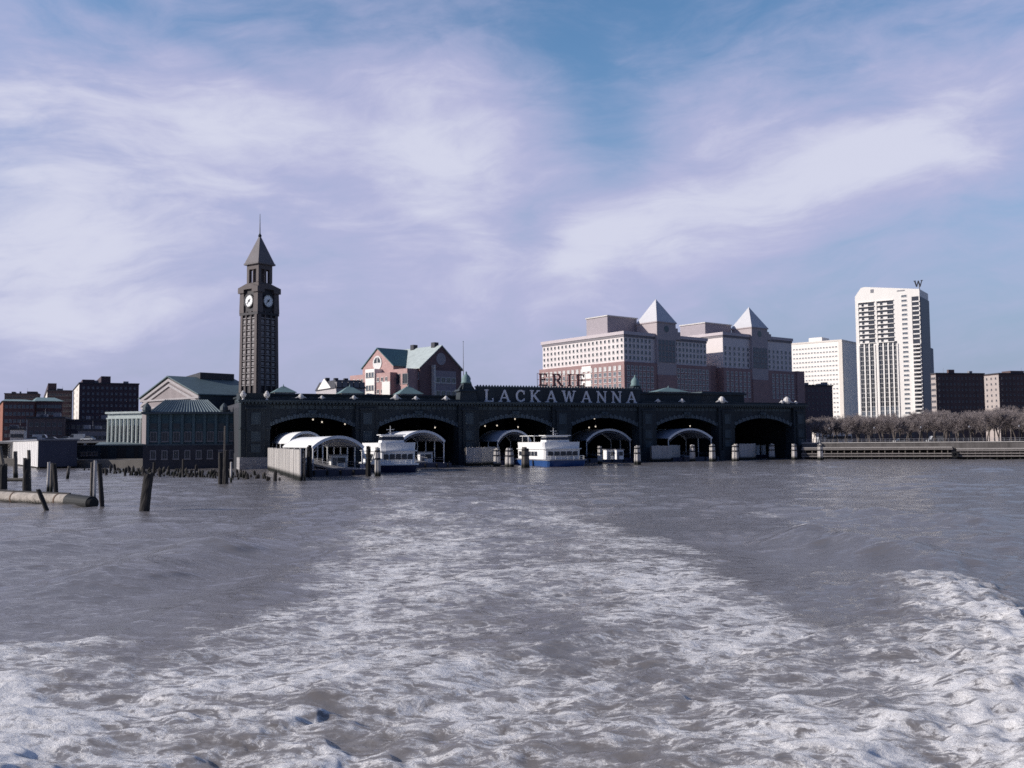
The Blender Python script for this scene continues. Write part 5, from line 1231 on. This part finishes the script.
k = at(78, 455, 285); o = thing('low_shed', 'long low dark teal shed beside the white shed', 'shed', (k.x, k.y, 0), R(14))
LR = ulen((k.x, k.y), (math.cos(R(14)), math.sin(R(14))), 148, 5); zt = hz(78, 446, 285); zb_ = .9
MB().box(0, LR, 0, 18, zb_, zt).build('wall', mat('dark teal shed wall', (.02,.03,.04), .7, .4, .3, streak=True), o)
MB().prism([(-.6, zt), (18.6, zt), (18.6, zt+.4), (6, zt+1.1), (-.6, zt+.4)], 'x', LR*.25, LR+.4).build('roof', mat('grey green ribbed roof', (.15,.19,.20), .6, .25), o)
MB().box(-.4, LR*.25-.003, -.4, 18, zt, zt+.3).build('roof_edge', darkroof, o)
for a, b in ((.32, .42), (.55, .68), (.80, .86)): MB().box(LR*a, LR*b, -.08, -.003, zb_+.6, zt-.6).build('door', black, o)
w_ = Windows(o); w_.grid('R', LR*.04, LR*.28, 3, (zb_+zt)/2+.3, 3, 1, 1.5, 1.2, frame_d, glass); w_.finish()
k = at(20, 440, 318); dkz = hz(60, 441, 318); o = thing('parking_deck', 'raised parking deck behind the sheds carrying white cars', 'deck', (k.x, k.y, GZ), R(5))
q = MB(); q.box(-20, 46, 0, 16, dkz-GZ-.7, dkz-GZ); q.build('deck_slab', concrete, o)
for i in range(9): MB().box(-19+i*7.9, -18.2+i*7.9, .3, 1.1, 0, dkz-GZ-.7).build('pillar', concrete, o)
MB().box(-20, 46, 15, 15.3, 0, dkz-GZ-.7).build('rear_wall', darkroof, o)

# ------------------------------------------------------------------ cars
def car_proto(kind):
    o = thing('parked_car' if kind == 'car' else 'parked_van', '', 'car' if kind == 'car' else 'van'); van = kind == 'van'
    L, W, H = (4.5, 1.8, 1.45) if not van else (5.4, 2.0, 2.3)
    if van: pr = [(0,.35),(L,.35),(L,1.0),(L-.9,1.15),(L-1.5,H-.1),(L-1.8,H),(.1,H),(0,H-.15)]
    else: pr = [(0,.35),(L,.35),(L,.75),(L-1.1,.92),(0.15,.95),(0,.85)]
    MB().prism(pr, 'y', -W/2, W/2).build('body', car_white, o)
    if not van:
        MB().prism([(.35,.952),(L-1.15,.925),(L-1.85,1.42),(1.0,H)], 'y', -W/2+.12, W/2-.12).build('window', glass, o)
        MB().prism([(.95,H+.002),(L-1.95,H-.02),(L-2.0,H+.05),(1.0,H+.06)], 'y', -W/2+.14, W/2-.14).build('roof', car_white, o)
    else:
        MB().prism([(L-.98,1.17),(L-1.5,H-.14),(L-2.3,H-.14),(L-2.3,1.17)], 'y', -W/2-.01, W/2+.01).build('window', glass, o)
    for x in (.85, L-.9):
        for s_ in (-1, 1):
            wo = MB().tube((x, s_*(W/2-.2), .33), (x, s_*(W/2+.02), .33), .33, None, 14).build('wheel', rubber, o)
            MB().tube((x, s_*(W/2+.02), .33), (x, s_*(W/2+.035), .33), .19, None, 10).build('rim', grey_metal, wo)
    for s_ in (-1, 1): MB().box(L-.12, L+.02, s_*W*.36-.18, s_*W*.36+.18, .62, .78).build('headlight', frame_w, o)
    return o
protos = {'car': car_proto('car'), 'van': car_proto('van')}; index_children(); usedp = {}
def place_car(kind, px, py, Y, z, rz, label, m=None, group=None):
    p = at(px, py, Y); src = protos[kind]
    if kind not in usedp: c = src; usedp[kind] = 1
    else: c = dup(src)
    c.location = (p.x, p.y, z); c.rotation_euler = (0,0,R(rz)); c['label'] = label; c['group'] = group
    if m:
        for ch in [x for x in S.objects if x.parent == c and x.name.split('.')[0] in ('body', 'roof')]:
            me = ch.data.copy(); me.materials[0] = m; ch.data = me
    return c
gcar = 'vehicles on the raised parking deck'
place_car('car', 27, 440, 321, dkz, 20, 'silver car on the parking deck straight above the lit white shed wall', car_grey, gcar)
place_car('van', 33, 440, 324, dkz, 12, 'silver van on the parking deck above the corner of the white shed', car_grey, gcar)
place_car('car', 46, 440, 322, dkz, 5, 'dark car on the parking deck above the shaded shed wall', car_dark, gcar)
place_car('car', 72, 440, 322, dkz, 190, 'white car on the parking deck at the right end of the white shed', None, gcar)
place_car('van', 84, 440, 322, dkz, 185, 'white van on the parking deck above the left end of the low shed', None, gcar)
place_car('car', 94, 440, 321, dkz, 170, 'white car right of the white van on the parking deck', None, gcar)
ge = 'vehicles behind the bare trees'
place_car('van', 818, 440, 345, EZ, 15, 'white van behind the tree trunks beside the terminal end', None, ge)
place_car('car', 825, 440, 347, EZ, 15, 'silver car right of the white van behind the leftmost trunks', car_grey, ge)
place_car('car', 906, 440, 338, EZ, 188, 'white car parked behind the trunks below the white tower', None, ge)
place_car('van', 942, 440, 332, EZ, 186, 'white van parked behind the trunks below the dark brick flats', None, ge)

# ------------------------------------------------------------------ esplanade: timber pier, wall, railing
E0 = at(803, 445, 306); E1 = gz(1100, 458.5); ex = Vector((E1.x-E0.x, E1.y-E0.y, 0)); EL = ex.length; ex.normalize(); EA = math.atan2(ex.y, ex.x); nrm = Vector((ex.y, -ex.x, 0))
def ep(s_, out, z=0.0): return Vector((E0.x, E0.y, 0)) + ex*s_ + nrm*out + Vector((0,0,z))
def es_(px, out=0.0): b = ep(0, out); return ulen((b.x, b.y), (ex.x, ex.y), px, 3)
sw = tag(MB().box(0, EL+60, -1.0, -.01, -3, 4.9).build('seawall', quay), 'long stained quay wall with pale coping at the edge of the esplanade', 'seawall'); MB().box(-.1, EL+60, -1.2, .25, 4.9, 5.2).build('coping', concrete, sw); sw.location = ep(0, 1.5); sw.rotation_euler = (0,0,EA)
es = struct(MB().box(0, EL+60, .0, 62, GZ-.5, EZ).build('esplanade', concrete)); es.location = ep(0, 1.49); es.rotation_euler = (0,0,EA)
def timber_pier(label, s0, s1, outw, zd, holes):
    o = thing('timber_pier', label, 'pier', ep(s0, outw), EA, 'timber piers along the esplanade'); L = s1-s0
    dk = MB(); dk.box(0, L, -.3, 7, zd-.35, zd); dk.build('deck', mat('pale grey deck timber', (.33,.305,.285), .9, .4, 1.2), o)
    for z, h_ in ((.75, .38), (1.55, .34), (zd-.85, .36)): MB().box(-.2, L+.2, -.62, -.30, z, z+h_).build('waler', mat('grey timber', (.20,.18,.17), .9, .4, 1.5), o)
    n = int(L/1.9); pm = MB().tube((0,0,-2), (0,0,zd-.02), .2, .18, 7).mesh('pile', timber)
    for i in range(min(n, 98)):
        p_ = bpy.data.objects.new('pile', pm); C.objects.link(p_); p_.parent = o; p_.location = (L*(i+.5)/min(n, 98)+rnd.uniform(-.2, .2), -.1, rnd.uniform(-.1, 0)); 
    MB().box(.2, L-.2, 5.2, 5.6, -2, zd-.36).build('back_boards', timber_dark, o)
    return o
zdk = hz(900, 446.5, 300)
timber_pier('grey timber pier with walers running right from the terminal end', .5, es_(952, 8), 8.0, zdk, 0)
timber_pier('lower timber pier on close dark piles continuing to the right edge', es_(957, 8), EL+20, 8.2, zdk-.5, 0)
ty = MB(); tp = ep(es_(954.5, 8), 9.2, 1.4)
for i in range(20):
    t0, t1 = 2*PI*i/20, 2*PI*(i+1)/20; ty.prism([(q*math.cos(t), q*math.sin(t)) for q, t in ((.55, t0), (.95, t0), (.95, t1), (.55, t1))], 'y', -.3, .3)
to = tag(ty.build('rubber_buffer', rubber), 'big black tyre fender hung in the gap between the two timber piers', 'buffer'); to.location = tp; to.rotation_euler = (0,0,EA)
rl = thing('esplanade_railing', 'thin dark metal railing along the top of the esplanade seawall', 'railing', ep(0, 2.0, 5.2), EA)
rb_ = MB(); 
for z in (.45, .95): rb_.tube((0,.4,z), (EL+40,.4,z), .04, None, 5)
rb_.build('rail', grey_metal, rl)
pm = MB().tube((0,0,0), (0,0,1.0), .05, None, 5).mesh('post', grey_metal)
for i in range(90):
    p_ = bpy.data.objects.new('post', pm); C.objects.link(p_); p_.parent = rl; p_.location = ((EL+40)*i/89, .4, 0)
# lamp posts of the esplanade
lp = MB().tube((0,0,0), (0,0,4.6), .09, .06, 6).lathe((0,0,0), [(.25,0),(.2,.5),(.09,.6)], 8).mesh('pole', black); lg = MB().lathe((0,0,4.6), [(.1,0),(.28,.2),(.26,.5),(.05,.7)], 8).mesh('lantern', grey_metal)
for i in range(8):
    o = thing('street_lamp', 'short black lamp post with small round lantern along the esplanade railing', 'street lamp', ep(8+i*13.5, -2.5, EZ), 0, 'esplanade lamp posts')
    for nm_, me_ in (('pole', lp), ('lantern', lg)):
        c = bpy.data.objects.new(nm_, me_); C.objects.link(c); c.parent = o

# ------------------------------------------------------------------ bare trees
def tree_meshes(seed, H):
    r_ = random.Random(seed); tr = MB(); cr = MB()
    def grow(p, d, ln, rad, lvl):
        segs = 3 if lvl < 3 else 2; q = Vector(p); dd = Vector(d)
        for s_ in range(segs):
            dd = (dd + Vector((r_.gauss(0,.10), r_.gauss(0,.10), r_.gauss(.06,.06)))).normalized(); e = q+dd*ln/segs; r0 = rad*(1-.28*s_/segs); r1 = rad*(1-.28*(s_+1)/segs)
            (tr if lvl < 2 else cr).tube(q, e, r0, r1, 6 if lvl < 2 else 3, 0, False)
            if lvl < 4 and (s_ or lvl > 0):
                for _ in range(3 if lvl in (1, 2) else 4 if lvl == 3 else 2):
                    a = r_.uniform(0, 2*PI); sp_ = r_.uniform(.45, .85); side = dd.orthogonal().normalized(); side.rotate(Matrix.Rotation(a, 3, dd)); nd = (dd*math.cos(sp_)+side*math.sin(sp_)).normalized()
                    grow(e, nd, ln*r_.uniform(.48, .68), max(.014, r1*.56), lvl+1)
            q = e
        if lvl < 4: grow(q, dd, ln*.55, max(.014, rad*.60), lvl+1)
    grow(Vector((0,0,-.2)), Vector((0,0,1)), H*.42, H*.016, 0)
    return tr.mesh('trunk', bark), cr.mesh('crown', twig)
TREES = [tree_meshes(30+i, 10.0) for i in range(5)]
nt_ = 0
for row, (out, n, hs) in enumerate(((-6, 32, .95), (-13, 32, 1.0), (-21, 32, 1.03), (-31, 30, 1.06), (-43, 28, 1.1))):
    for i in range(n):
        s_ = (EL+34)*(i+.5*(row % 2)+rnd.uniform(-.18, .18))/n+2; p = ep(s_, out+rnd.uniform(-1, 1), EZ); sc = hs*rnd.uniform(.85, 1.1)*(.92+.38*s_/EL); k_ = rnd.randrange(5); rz = rnd.uniform(0, 6.28)
        o = thing('bare_tree', 'bare grey brown winter tree in the esplanade rows behind the timber piers', 'tree', p, rz, 'bare esplanade trees'); o.scale = (sc, sc, sc)
        for nm_, me_ in zip(('trunk', 'crown'), TREES[k_]):
            c = bpy.data.objects.new(nm_, me_); C.objects.link(c); c.parent = o
